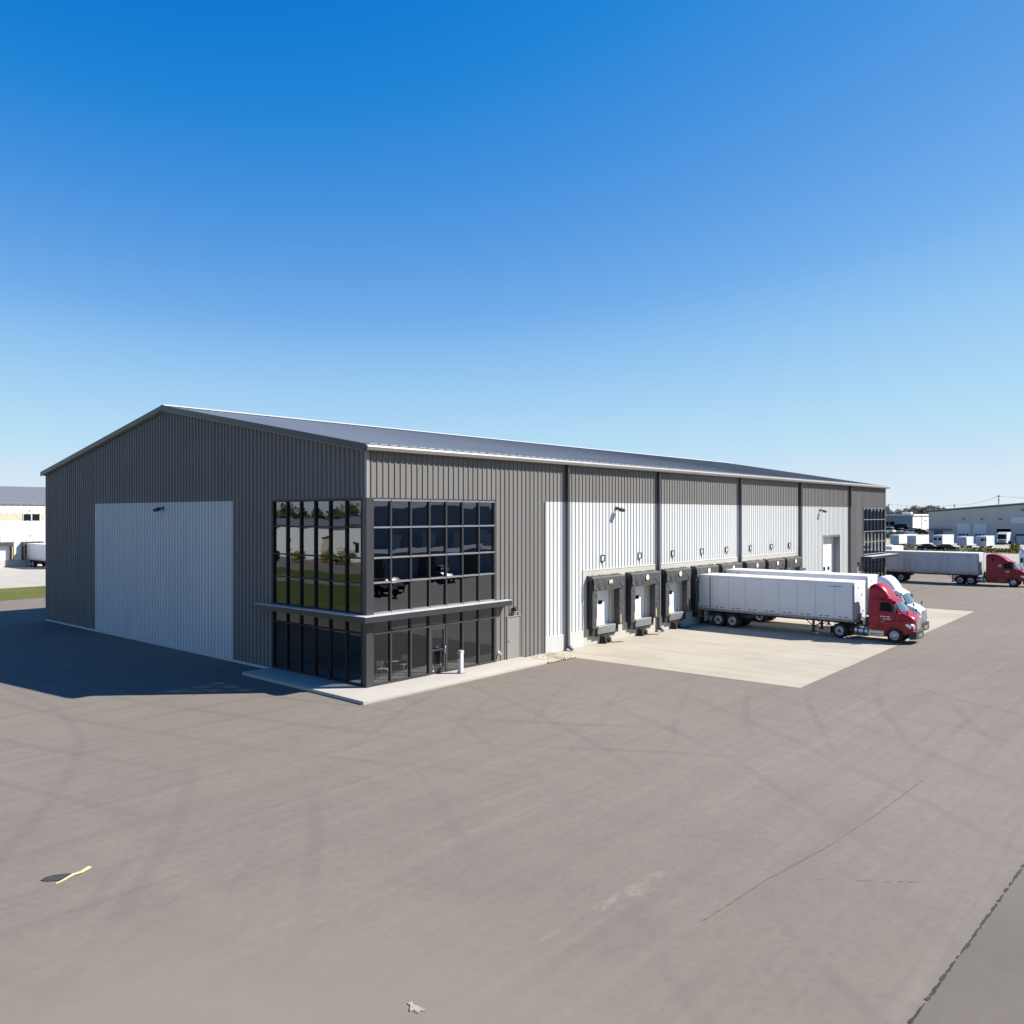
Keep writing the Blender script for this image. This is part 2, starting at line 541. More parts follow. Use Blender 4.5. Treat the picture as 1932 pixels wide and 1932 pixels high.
def sheet(name, pts, z, m, thick=0):
    mb = MB()
    if thick:
        mb.prism(pts, 'z', z - thick, z)
    else:
        mb.add([(x, y, z) for x, y in pts], [tuple(range(len(pts)))])
    return mb.build(name, m)

CAMV = Vector((-24.34, -30.09)); FW = Vector((math.cos(R(41.055)), math.sin(R(41.055)))); RT = Vector((FW.y, -FW.x))
def along(px, Y):   # a ground point seen at picture column px (1932 scale), Y metres ahead
    p = CAMV + FW * Y + RT * ((px - 966) / 1558 * Y)
    return p.x, p.y

# ------------------------------------------------------------------ ground
struct(sheet("asphalt_ground", [(-2500, -2500), (3500, -2500), (3500, 3500), (-2500, 3500)], GZ, M['asphalt']))
struct(sheet("dock_apron_concrete", [(13.55, -.1), (13.35, -1.95), (13.7, -14.85), (53.1, -13.9), (53.3, -.1)], GZ + .004, M['pad']))
struct(sheet("lawn_strip", [(-10, 57.2), (110, 57.2), (110, 71.3), (-10, 71.3)], GZ + .006, M['grass']))
struct(sheet("yard_concrete", [(-10, 71.4), (110, 71.4), (110, 113), (-10, 113)], GZ + .004, M['apron_left']))
struct(sheet("dirt_lot", [(112, -60), (335, -60), (335, 190), (112, 190)], GZ + .004, M['lot']))
struct(sheet("weathered_slab", [(-60, -70), (60, -70), (60, -26.95), (20, -26.75), (-2, -26.47), (-6, -26.36), (-10.2, -26.22), (-60, -25.6)], GZ + .006, M['slab']))
struct(sheet("field", [(340, -300), (1500, -300), (1500, 1500), (340, 1500)], GZ + .004, M['grass']))
struct(sheet("west_lawn", [(-34, -6), (-18, -6), (-18, 92), (-34, 92)], GZ + .006, M['grass_dark']))
struct(sheet("west_verge", [(-46, 25), (-38.5, 10), (-38.5, 92), (-46, 92)], GZ + .006, M['grass_dark']))

def jag_strip(name, pts, w, m, z, jit=.01, gap=0.0):
    mb = MB()
    rnd = random.Random(len(name))
    prev = None
    P = []
    for (x0, y0), (x1, y1) in zip(pts, pts[1:]):
        n = max(2, int(math.hypot(x1 - x0, y1 - y0) / .12))
        for i in range(n):
            t = i / n
            P.append((x0 + (x1 - x0) * t + rnd.uniform(-jit, jit), y0 + (y1 - y0) * t + rnd.uniform(-jit, jit)))
    for a, b in zip(P, P[1:]):
        d = Vector((b[0] - a[0], b[1] - a[1], 0))
        nn = Vector((-d.y, d.x, 0)).normalized()
        ww = w * rnd.uniform(.25, 1.3)
        if rnd.random() < gap: continue
        mb.quad((a[0] - nn.x * ww, a[1] - nn.y * ww, z), (b[0] - nn.x * ww, b[1] - nn.y * ww, z), (b[0] + nn.x * ww, b[1] + nn.y * ww, z), (a[0] + nn.x * ww, a[1] + nn.y * ww, z))
    return struct(mb.build(name, m))
jag_strip("slab_joint", [(60, -26.95), (20, -26.75), (-2, -26.47), (-6, -26.36), (-10.2, -26.22), (-60, -25.6)], .028, M['steel_dark'], GZ + .011, .014, .12)
jag_strip("pavement_crack", [(-9.45, -22.11), (-6.6, -22.3), (-4.2, -22.62), (-1.1, -22.83), (3.5, -23.0)], .012, mat("crack_filler", (.11, .085, .065), .9), GZ + .009, .014, .1)
jag_strip("hairline_crack", [(-6.0, -23.1), (-5.1, -24.3), (-4.4, -25.2)], .006, M['patch'], GZ + .009, .02, .3)
# pale spall patches on the pavement
def blob(cx, cy, rx, ry, rz, n=18, seed=0, jit=.25):
    rnd = random.Random(seed)
    pts = []
    for i in range(n):
        a = 2 * math.pi * i / n
        k = 1 + rnd.uniform(-jit, jit)
        x, y = rx * math.cos(a) * k, ry * math.sin(a) * k
        pts.append((cx + x * math.cos(rz) - y * math.sin(rz), cy + x * math.sin(rz) + y * math.cos(rz)))
    return pts
# entrance walk (raised slab) round the glazed corner
walk = MB().prism([(-1.75, 7.75), (-1.93, -2.16), (10.95, -1.96), (10.95, .05), (.0, .05), (.0, 7.75)], 'z', GZ - .02, 0.0).build("entrance_walk", M['walk'], bevel=.02)
struct(walk)

# river stones beside the walk
stones = MB()
rnd = random.Random(3)
ico = None
def ico_pts():
    bm = bmesh.new()
    bmesh.ops.create_icosphere(bm, subdivisions=1, radius=1)
    vs = [v.co.copy() for v in bm.verts]; fs = [tuple(v.index for v in f.verts) for f in bm.faces]
    bm.free()
    return vs, fs
IV, IF = ico_pts()
for i in range(1500):
    x = rnd.uniform(10.98, 13.55); y = rnd.uniform(-2.05, -.06)
    r = rnd.uniform(.03, .075)
    a = rnd.uniform(0, 6)
    stones.add([(x + (p.x * math.cos(a) - p.y * math.sin(a)) * r * 1.3, y + (p.x * math.sin(a) + p.y * math.cos(a)) * r, GZ + .03 + p.z * r * .7 + rnd.uniform(0, .04)) for p in IV], IF, True)
tag(stones.build("gravel_bed", M['stone'], auto=180), kind="stuff")
struct(sheet("gravel_base", [(10.96, -2.0), (13.4, -1.98), (13.55, -.05), (10.96, -.05)], GZ + .012, M['stone']))

# ------------------------------------------------------------------ main warehouse
W, D, EH, RY, RH = 75.7, 38.49, 11.08, 19.25, 14.46
SL = (RH - EH) / RY
def ztop(y):
    return RH - SL * abs(y - RY)
wh = empty("warehouse", (0, 0, 0))
tag(wh, "long grey metal warehouse with white wall panels and a glazed black-framed corner", "warehouse")

PIT, RIB = .36, .042
def clad(mb, face, fixed, a0, a1, z0, z1, pitch=PIT, rib=None):
    """ribbed metal sheet on a wall; face 'S' (-Y), 'W' (-X), 'N', 'E'; z1 may be a function of a"""
    W4 = face == 'W'
    rib = (.085 if W4 else RIB) if rib is None else rib
    q = (.40, .52, .86, .98) if W4 else (.60, .66, .84, .90)
    cuts = [a0]
    k = math.floor(a0 / pitch)
    while k * pitch < a1 + pitch:
        b = k * pitch
        for off in (0,) + q:
            a = b + off * pitch
            if a0 < a < a1: cuts.append(a)
        k += 1
    if callable(z1) and a0 < RY < a1: cuts.append(RY)
    cuts.append(a1)
    cuts = sorted(set(round(c, 5) for c in cuts))
    def h(a):
        t = (a / pitch) % 1
        if t < q[0] or t > q[3]: return 0
        if t < q[1]: return (t - q[0]) / (q[1] - q[0])
        if t > q[2]: return (q[3] - t) / (q[3] - q[2])
        return 1
    vs = []
    for a in cuts:
        o = h(a) * rib
        for z in (z0, z1(a) if callable(z1) else z1):
            if face == 'S': vs.append((a, fixed - o, z))
            elif face == 'W': vs.append((fixed - o, a, z))
            elif face == 'N': vs.append((a, fixed + o, z))
            else: vs.append((fixed + o, a, z))
    mb.add(vs, [(2 * i, 2 * i + 2, 2 * i + 3, 2 * i + 1) for i in range(len(cuts) - 1)])

# side wall openings measured from the photograph
DOORX = (9.81, 10.86); FDOORX = (66.0, 67.05); OHX = (56.52, 61.0); OHZ = 5.72
BAND = 8.72
g = MB()
clad(g, 'S', 0, 0, 8.78, BAND, EH + .06)
clad(g, 'S', 0, 8.78, DOORX[0] - .06, GZ, EH + .06)
clad(g, 'S', 0, DOORX[0] - .06, DOORX[1] + .06, 2.36, EH + .06)
clad(g, 'S', 0, DOORX[1] + .06, 13.11, GZ, EH + .06)
clad(g, 'S', 0, 13.11, 63.48, BAND, EH + .06)
clad(g, 'S', 0, 63.48, FDOORX[0] - .06, GZ, EH + .06)
clad(g, 'S', 0, FDOORX[0] - .06, FDOORX[1] + .06, 2.36, EH + .06)
clad(g, 'S', 0, FDOORX[1] + .06, 68.05, GZ, EH + .06)
clad(g, 'S', 0, 68.05, W, BAND, EH + .06)
g.build("grey_wall", M['grey_clad'], wh)
g = MB()
clad(g, 'W', 0, 0, 7.68, BAND, lambda y: ztop(y) + .05)
clad(g, 'W', 0, 7.68, 11.47, -.03, lambda y: ztop(y) + .05)
clad(g, 'W', 0, 11.47, 29.54, BAND, lambda y: ztop(y) + .05)
clad(g, 'W', 0, 29.54, D, -.03, lambda y: ztop(y) + .05)
g.build("gable_wall", M['grey_clad'], wh)
g = MB()
clad(g, 'N', D, 0, W, GZ, EH + .06)
clad(g, 'E', W, 0, D, GZ, lambda y: ztop(y) + .05)
g.build("rear_wall", M['grey_clad'], wh)
g = MB()
clad(g, 'S', 0, 13.11, 16.84, .82, BAND)
clad(g, 'S', 0, 16.84, 49.72, 4.52, BAND)
clad(g, 'S', 0, 49.72, OHX[0], GZ, BAND)
clad(g, 'S', 0, OHX[0], OHX[1], OHZ, BAND)
clad(g, 'S', 0, OHX[1], 63.48, GZ, BAND)
g.build("white_wall", M['white_clad'], wh)
g = MB()
clad(g, 'W', 0, 11.47, 29.54, -.03, BAND)
g.build("white_gable_panel", M['white_clad'], wh)

# foundations and concrete dock wall, eight openings
DOCKS = [18.95, 23.28, 27.68, 31.95, 36.0, 40.3, 44.4, 48.3]
OPW, OPZ0, OPZ1 = 1.22, .97, 3.7
g = MB().box(13.11, 16.84, -.07, .3, GZ - .1, .80)
g.build("foundation", M['block'], wh)
g = MB()
g.box(16.84, 49.72, -.05, .3, OPZ1, 4.5)
g.box(16.84, 49.72, -.05, .3, GZ - .1, OPZ0)
xs = [16.84] + [v for d in DOCKS for v in (d - OPW, d + OPW)] + [49.72]
for a, b in zip(xs[::2], xs[1::2]):
    g.box(a, b, -.05, .3, OPZ0, OPZ1)
g.build("dock_wall", M['dock_wall'], wh)
box(-.075, .1, 7.75, D, GZ - .05, -.03).build("gable_footing", M['block'], wh)

# trim: colour-change ledge, corner, base
g = MB()
g.box(16.8, 49.75, -.075, -.003, 4.49, 4.53)
g.box(13.11, 16.84, -.085, -.003, .795, .83)
g.box(16.80, 16.84, -.075, -.003, .83, 4.53)
g.build("ledge_trim", M['bright_metal'], wh)
g = MB()
g.box(-.06, .10, -.06, .10, BAND, EH + .1)
g.build("corner_trim", M['trim_grey'], wh)
for a, b, c, d, e in ((13.06, 13.12, -.055, GZ, BAND - .004), (8.70, 8.78, -.075, .0, 8.74), (W - .04, W + .06, -.06, GZ, EH + .1)):
    MB().box(a, b, c, .02, d, e).build("edge_trim", M['trim_grey'], wh)

# roof: two standing-seam slopes
def roof_pt(x, y, dz=0):
    return (x, y, ztop(y) + .12 + dz)
EAVE = .32; GOV = .28
rf = MB()
for sgn in (0, 1):
    y0 = -EAVE if sgn == 0 else D + EAVE
    prof = [(y0, ztop(y0) + .10), (RY, RH + .10), (RY, RH + .16), (y0, ztop(y0) + .16)]
    rf.prism(prof, 'x', -GOV, W + GOV)
    x = -GOV + .1
    while x < W + GOV:
        prof = [(y0 + (.003 if sgn == 0 else -.003), ztop(y0) + .155), (RY, RH + .155), (RY, RH + .176), (y0 + (.003 if sgn == 0 else -.003), ztop(y0) + .176)]
        rf.prism(prof, 'x', x, x + .035)
        x += .61
ROOFM = mat("metal_roof", (.24, .24, .245), .34, .1, .12, .12, .5, vs=(1, .5, 1))
rf.build("roof", ROOFM, wh)
g = MB().prism([(RY - .28, RH + .165), (RY, RH + .24), (RY + .28, RH + .165), (RY + .28, RH + .19), (RY, RH + .27), (RY - .28, RH + .19)], 'x', -GOV - .02, W + GOV + .02)
g.build("ridge_cap", M['bright_metal'], bpy.data.objects["roof"])
# eave edge strip that catches the sun, gutter below it
ze = ztop(-EAVE)
g = MB()
x = -GOV + .1
while x < W + GOV - .61:
    g.box(x + .10, x + .55, -EAVE - .01, -EAVE + .30, ze + .20, ze + .225)
    x += .61
g.box(-GOV, W + GOV, -EAVE - .03, -EAVE - .004, ze + .125, ze + .165)
g.build("eave_flashing", M['eave_metal'], bpy.data.objects["roof"])
g = MB().prism([(-EAVE - .13, ze + .115), (-EAVE - .16, ze + .06), (-EAVE - .10, ze - .085), (-.06, ze - .10), (-.06, ze + .06), (-EAVE, ze + .09)], 'x', -GOV - .03, W + GOV + .03)
g.build("gutter", M['gutter'], wh)
# rake fascia on the front gable
g = MB()
for sgn in (0, 1):
    y0 = -EAVE if sgn == 0 else D + EAVE
    g.prism([(y0, ztop(y0) - .12), (RY, RH - .12), (RY, RH + .20), (y0, ztop(y0) + .20)], 'x', -GOV - .06, -GOV - .004)
g.build("rake_fascia", M['trim'], wh)
g = MB()
for sgn in (0, 1):
    y0 = 0.01 if sgn == 0 else D - .01
    g.prism([(y0, ztop(y0) - .16), (RY, RH - .16), (RY, RH + .04), (y0, ztop(y0) + .04)], 'x', -GOV + .02, -.02)
g.build("rake_soffit", M['trim_grey'], wh)

# downspouts (upper run dark, lower run grey) with kick-out elbows
for x in (15.14, 25.58, 38.2, 50.61, 63.8):
    g = box(x - .13, x + .05, -.26, -.045, BAND, ze - .1)
    d = g.build("downspout", M['trim'], wh)
    g = box(x - .13, x + .05, -.27, -.045, GZ + .12, BAND - .004)
    g.prism([(-.27, GZ + .33), (-.27, GZ + .12), (-.50, GZ + .02), (-.55, GZ + .14), (-.33, GZ + .35)], 'x', x - .125, x + .045)
    g.build("lower_run", M['spout'], d)

# --- glazed corner
MX = [.30, 1.41, 2.67, 3.91, 5.07, 6.25, 7.48, 8.70]
MY = [.28, 1.48, 2.74, 3.94, 5.15, 6.34, 7.59]
MZ = [3.37, 4.79, 5.95, 7.38, 8.66]
tilt = random.Random(8)   # panes sit a hair out of true
def window_south(xs, zs, name, y=0.0, lit_rails=True):
    f = MB()
    for i, x in enumerate(xs):
        w = .045 if 0 < i < len(xs) - 1 else .06
        f.box(x - w, x + w, y - .075, y + .10, zs[0] - .06, zs[-1] + .06)
    o = f.build(name, M['frame'], wh)
    for z in zs:
        h = MB()
        for a, b in zip(xs, xs[1:]):
            h.box(a + .02, b - .02, y - .10, y + .08, z - .038, z + .038)
        h.build("rail", M['frame_lit'] if lit_rails else M['frame'], o)
    p = MB()
    for a, b in zip(xs, xs[1:]):
        for c, d in zip(zs, zs[1:]):
            p.quad(*((X_, y + .02 + tilt.uniform(-.0015, .0015), Z_) for X_, Z_ in ((a, c), (b, c), (b, d), (a, d))))
    p.build("pane", M['glass'] if zs[0] > 1 else M['glass_ground'], o)
    return o
def window_west(ys, zs, name, x=0.0):
    f = MB()
    for i, yy in enumerate(ys):
        w = .045 if 0 < i < len(ys) - 1 else .07
        f.box(x - .075, x + .10, yy - w, yy + w, zs[0] - .06, zs[-1] + .06)
    o = f.build(name, M['frame_shaded'], wh)
    for z in zs:
        h = MB()
        for a, b in zip(ys, ys[1:]):
            h.box(x - .07, x + .08, a + .03, b - .03, z - .032, z + .032)
        h.build("rail", M['frame_shaded'], o)
    p = MB()
    for a, b in zip(ys, ys[1:]):
        for c, d in zip(zs, zs[1:]):
            p.quad(*((x + .02 + tilt.uniform(-.0015, .0015), Y_, Z_) for Y_, Z_ in ((b, c), (a, c), (a, d), (b, d))))
    p.build("pane", M['glass'] if zs[0] > 1 else M['glass_ground'], o)
    return o
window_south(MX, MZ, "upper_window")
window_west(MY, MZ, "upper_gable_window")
window_south(MX[:4], [.06, 2.42, 3.05], "storefront_window", lit_rails=False)
window_south(MX[4:], [.06, 2.42, 3.05], "storefront_window", lit_rails=False)
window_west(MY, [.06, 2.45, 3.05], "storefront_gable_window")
# transom light over the glazed door
p = MB(); p.quad((3.91, .02, 2.42), (5.07, .02, 2.42), (5.07, .02, 3.05), (3.91, .02, 3.05))
# corner post
g = MB().box(-.09, .24, -.09, .20, 0, 3.10).box(-.09, .24, -.09, .20, 3.22, 8.74)
g.build("corner_post", M['frame'], wh)
g = MB().box(-.06, 8.80, -.085, .06, 8.70, 8.76).box(-.085, .06, .20, 7.72, 8.70, 8.76)
g.build("head_trim", M['trim'], wh)
# glazed entrance door
dr = MB()
dr.box(3.96, 4.09, -.05, .05, .03, 2.33).box(4.89, 5.02, -.05, .05, .03, 2.33).box(4.09, 4.89, -.05, .05, 2.2, 2.33).box(4.09, 4.89, -.05, .05, .03, .30).box(4.09, 4.89, -.04, .04, 1.14, 1.22)
door = dr.build("glass_door", M['frame'], wh)
p.quad((4.08, .0, .3), (4.9, .0, .3), (4.9, .0, 2.2), (4.08, .0, 2.2))
p.build("pane", M['glass_ground'], door)
MB().box(3.955, 5.03, -.065, .06, 2.34, 2.46).build("door_head", M['frame'], door)
MB().bar((4.95, -.11, .95), (4.95, -.11, 1.35), .018).bar((4.95, -.11, .97), (4.95, -.04, .97), .014).bar((4.95, -.11, 1.33), (4.95, -.04, 1.33), .014).box(4.92, 4.98, -.07, -.05, 1.05, 1.12).build("handle", M['chrome'], door)
MB().box(4.12, 4.20, -.06, -.05, .12, .20).build("kick_sticker", M['plastic_white'], door)

# canopy wrapping the corner
CT, CB, CP = 3.30, 3.03, .52
g = MB()
g.box(-CP, 9.62, -CP, -CP + .06, CB, CT).box(-CP, -CP + .06, -CP + .06, 8.55, CB, CT)
g.box(9.56, 9.62, -CP + .06, -.05, CB, CT).box(-CP + .06, -.05, 8.49, 8.55, CB, CT)
g.box(-CP + .06, 9.56, -CP + .06, -.05, CB + .02, CB + .05).box(-CP + .06, -.05, -.05, 8.49, CB + .02, CB + .05)
can = g.build("canopy", M['trim'], wh)
g = MB()
g.box(-CP - .01, 9.63, -CP - .01, -.10, CT + .002, CT + .03).box(-CP - .01, -.10, -.10, 8.56, CT + .002, CT + .03)
g.build("canopy_cap", M['eave_metal'], can)

# lobby rooms behind the glass
g = MB().box(.12, 12.9, .12, 8.0, -.08, -.004)
g.build("lobby_floor", M['floor_in'], wh)
g = MB().box(12.6, 12.8, .1, 8.0, 0, 3.0).box(.12, 12.6, 8.0, 8.2, 0, 3.0)
g.box(8.80, 8.9, .12, 5.0, 0, 3.0)
g.build("lobby_wall", M['wall_in'], wh)
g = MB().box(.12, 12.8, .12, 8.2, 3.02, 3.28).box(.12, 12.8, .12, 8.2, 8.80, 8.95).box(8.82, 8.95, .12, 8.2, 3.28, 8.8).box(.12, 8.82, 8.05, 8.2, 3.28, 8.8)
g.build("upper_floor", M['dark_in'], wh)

# far glazed bay with its canopy
FX = [68.07 + i * (75.3 - 68.07) / 6 for i in range(7)]
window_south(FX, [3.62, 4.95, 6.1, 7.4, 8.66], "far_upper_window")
window_south(FX, [.06, 2.42, 3.1], "far_storefront_window", lit_rails=False)
g = MB().box(67.6, 76.9, -1.05, -.05, 3.16, 3.42)
fc = g.build("far_canopy", M['trim'], wh)
MB().box(67.58, 76.92, -1.07, -.05, 3.422, 3.45).build("canopy_cap", M['eave_metal'], fc)
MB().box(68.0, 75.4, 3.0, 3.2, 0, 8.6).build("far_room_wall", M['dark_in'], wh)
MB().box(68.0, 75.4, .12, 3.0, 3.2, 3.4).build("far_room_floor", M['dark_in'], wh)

# personnel doors with lamp above
def man_door(x0, x1):
    d = MB().box(x0, x1, -.03, .03, .0, 2.30).build("personnel_door", M['beige_door'], wh)
    MB().box(x0 - .06, x0, -.065, .03, 0, 2.36).box(x1, x1 + .06, -.065, .03, 0, 2.36).box(x0, x1, -.065, .03, 2.302, 2.36).build("frame", M['trim_grey'], d)
    MB().bar((x0 + .09, -.09, 1.02), (x0 + .09, -.03, 1.02), .03).box(x0 + .07, x0 + .22, -.10, -.08, 1.0, 1.04).build("handle", M['chrome'], d)
    lx = (x0 + x1) / 2
    l = MB().prism([(-.05, 2.86), (-.27, 2.78), (-.30, 2.66), (-.05, 2.62)], 'x', lx - .13, lx + .13).build("door_lamp", M['plastic_dark'], wh)
    MB().box(lx - .11, lx + .11, -.26, -.06, 2.60, 2.63).build("lens", M['lens'], l)
man_door(*DOORX)
man_door(*FDOORX)
# white wall hydrant outlet near the door
o = MB().box(8.95, 9.13, -.09, -.04, .36, .56).lathe([(.0, .0), (.05, .0), (.06, .18), (.0, .18)], (9.04, -.06, .46), (.25, -1, -.5), 12).build("wall_outlet", M['plastic_white'], wh)

# flood lamps on arms
def flood(px, face):
    m1, m2 = MB(), MB()
    if face == 'S':
        m1.bar((px, 0, 8.38), (px, -.35, 8.38), .035)
        m1.box(px - .12, px + .12, -.08, -.02, 8.28, 8.48)
        m1.prism([(-.30, 8.42), (-.62, 8.30), (-.56, 8.14), (-.28, 8.26)], 'x', px - .2, px + .2)
        m2.prism([(-.30, 8.245), (-.55, 8.135), (-.56, 8.115), (-.30, 8.225)], 'x', px - .17, px + .17)
    else:
        m1.bar((0, px, 8.38), (-.35, px, 8.38), .035)
        m1.box(-.08, -.02, px - .12, px + .12, 8.28, 8.48)
        m1.prism([(-.30, 8.42), (-.62, 8.30), (-.56, 8.14), (-.28, 8.26)], 'y', px - .22, px + .22)
        m2.prism([(-.30, 8.245), (-.55, 8.135), (-.56, 8.115), (-.30, 8.225)], 'y', px - .17, px + .17)
    f = m1.build("flood_lamp", M['steel_dark'], wh)
    m2.build("lens", M['lens'], f)
flood(20.47, 'S'); flood(55.68, 'S'); flood(19.6, 'W')
# small valve sign on the gable
MB().box(-.06, -.045, 33.2, 33.35, 5.1, 5.16).build("wall_tag", M['plastic_white'], wh)

# overhead door in the white bay
MB().box(OHX[0] - .3, OHX[1] + .3, .60, .68, GZ, OHZ + .2).build("overhead_door", M['white_paint'], wh)
oh = bpy.data.objects["overhead_door"]
MB().box(OHX[0] - .2, OHX[0], .0, .6, GZ, OHZ).box(OHX[1], OHX[1] + .2, .0, .6, GZ, OHZ).box(OHX[0] - .2, OHX[1] + .2, .0, .6, OHZ, OHZ + .2).build("frame", M['trim_grey'], oh)
for i in range(3):
    MB().box(57.0 + i * 1.15, 57.55 + i * 1.15, .585, .61, 2.35, 2.72).build("window", M['car_glass'], oh)
MB().bar((51.5, 0, 2.9), (51.5, -.25, 2.9), .12, 12).build("door_lamp", M['steel'], wh)

# --- docks
def dock_meshes():
    ms = {}
    # local: x centre 0, wall plane y = 0
    SEAL = .46
    def pad(sx):
        mb = MB()
        a, b = sorted((sx * 1.22, sx * 1.74))
        # front-faced foam pad with slightly wavy vinyl
        n = 14
        rings = []
        r_ = random.Random(5 + sx)
        for i in range(n):
            z = .92 + (3.9 - .92) * i / (n - 1)
            k = r_.uniform(-.018, .018)
            rings.append([(a - k, -.055, z), (b + k, -.055, z), (b + k, -SEAL + k, z), (b - .05, -SEAL - .02 + k, z), (a + .05, -SEAL - .02 - k, z), (a - k, -SEAL, z)])
        mb.loft(rings, True, False)
        return mb.mesh("side_pad", M['vinyl_grey'])
    ms['padL'], ms['padR'] = pad(-1), pad(1)
    ms['cheekL'] = MB().box(-1.757, -1.742, -SEAL + .03, -.055, .90, 4.0).mesh("pad_cheek", M['vinyl'])
    ms['cheekR'] = MB().box(1.742, 1.757, -SEAL + .03, -.055, .90, 4.0).mesh("pad_cheek", M['vinyl'])
    # hanging head curtain, draped
    mb = MB()
    nx, nz = 40, 10
    r_ = random.Random(9)
    ph = [r_.uniform(0, 6) for _ in range(6)]
    vs = []
    for k in range(nz + 1):
        t = k / nz
        for i in range(nx + 1):
            u = -1 + 2 * i / nx
            e = abs(u)
            z = 4.06 - t * (.84 - .05 * (1 - math.cos(u * 2.2))) + .02 * math.sin(u * 9 + ph[0]) * t
            fold = .05 * math.sin(u * 15 + ph[1] + t * 2.5 * (1 if u > 0 else -1)) * t * (.35 + e) + .03 * math.sin(u * 31 + ph[2] - 3 * t) * t * e
            fold += .05 * math.sin((e - t * .5) * 22) * max(0, e - .55) * 2.2 * t
            vs.append((u * 1.70, -SEAL - .055 - .015 * math.sin(t * math.pi) + fold * .75, z))
    fs = [(k * (nx + 1) + i, k * (nx + 1) + i + 1, (k + 1) * (nx + 1) + i + 1, (k + 1) * (nx + 1) + i) for k in range(nz) for i in range(nx)]
    mb.add(vs, fs, True)
    ms['curtain'] = mb.mesh("head_curtain", M['vinyl_grey'], auto=180)
    # top board with a rumpled cover
    mb = MB()
    n = 16
    top = []
    rings = []
    for i in range(n + 1):
        x = -1.76 + 3.52 * i / n
        k = r_.uniform(-.03, .03)
        rings.append([(x, -.055, 3.86), (x, -.055, 4.17 + k), (x, -SEAL - .02, 4.09 + k * .5), (x, -SEAL - .075, 4.02), (x, -SEAL + .1, 3.86)])
    mb.loft(rings, True, False)
    ms['cover'] = mb.mesh("head_cover", M['vinyl_grey'])
    ms['stripe'] = MB().box(-.045, .045, -SEAL - .035, -SEAL - .018, 1.02, 1.55).mesh("guide_stripe", M['yellow'])
    mb = MB()
    mb.box(-.2, .2, -SEAL - .135, -SEAL - .125, 3.80, 3.86).box(-.17, .17, -SEAL - .135, -SEAL - .125, 3.70, 3.78).box(-.2, -.06, -SEAL - .136, -SEAL - .126, 3.64, 3.69).box(.03, .2, -SEAL - .136, -SEAL - .126, 3.64, 3.69)
    ms['sticker_bars'] = mb.mesh("maker_badge", M['sticker'])
    ms['sticker_oval'] = MB().lathe([(.0, 0), (.19, 0), (.19, .012), (.0, .012)], (0, -SEAL - .12, 3.77), (0, -1, 0), 20).mesh("maker_badge", M['sticker'])
    # door set back in the opening
    mb = MB()
    mb.box(-OPW - .04, OPW + .04, .22, .27, OPZ0, OPZ1 + .04)
    for z in (1.55, 2.1, 2.65, 3.2):
        mb.box(-OPW, OPW, .215, .222, z - .008, z + .008)
    ms['door'] = mb.mesh("dock_door", M['white_paint'])
    ms['light'] = MB().box(-.14, .26, .19, .219, 2.28, 2.50).mesh("window", M['car_glass'])
    ms['track'] = MB().box(.98, OPW - .004, .02, .21, OPZ0 + .01, OPZ1 - .01).mesh("track", M['dock_wall'])
    # leveller lip, bumpers
    mb = MB().box(-1.0, .92, -.36, -.055, .50, .60).prism([(-.055, .60), (-.36, .60), (-.40, .97), (-.36, 1.0), (-.055, 1.0)], 'x', -1.0, .92)
    ms['leveler'] = mb.mesh("dock_leveler", M['steel'], .01)
    mb = MB()
    for a, b in ((-1.52, -1.04), (.96, 1.44)):
        mb.box(a, b, -.24, -.055, .42, .91)
    mb.box(-1.04, .96, -.30, -.055, .36, .49)
    ms['bumper'] = mb.mesh("dock_bumper", M['rubber'], .01)
    # vehicle restraint with hose on the ground
    mb = MB().box(-.36, -.12, -.30, -.06, GZ, .40).prism([(-.06, .36), (-.42, .30), (-.50, GZ + .02), (-.06, GZ + .02)], 'x', -.30, -.18).box(-.10, .5, -.16, -.06, .12, .20).box(.3, .48, -.36, -.1, GZ, .16)
    pts = [(-.1, -.3, .30), (.15, -.42, .05), (.40, -.52, GZ + .04), (.75, -.62, GZ + .03), (1.05, -.85, GZ + .03)]
    mb.tube(pts, .028)
    ms['restraint'] = mb.mesh("vehicle_restraint", M['steel_dark'])
    # square light box on the wall above
    mb = MB().box(-.22, .22, -.09, -.02, 5.00, 5.05).box(-.22, .22, -.09, -.02, 5.36, 5.41).box(-.22, -.15, -.09, -.02, 5.05, 5.36).box(.15, .22, -.09, -.02, 5.05, 5.36).bar((0, -.05, 4.80), (0, -.05, 5.0), .02)
    ms['lightbox'] = mb.mesh("dock_light_box", M['plastic_dark'])
    ms['lightbox_face'] = MB().box(-.15, .15, -.07, -.03, 5.05, 5.36).mesh("lens", M['plastic_white'])
    return ms
DM = dock_meshes()
def inst(name, me, parent, loc=(0, 0, 0)):
    o = bpy.data.objects.new(name, me)
    COL.objects.link(o)
    o.parent = parent
    o.location = loc
    return o
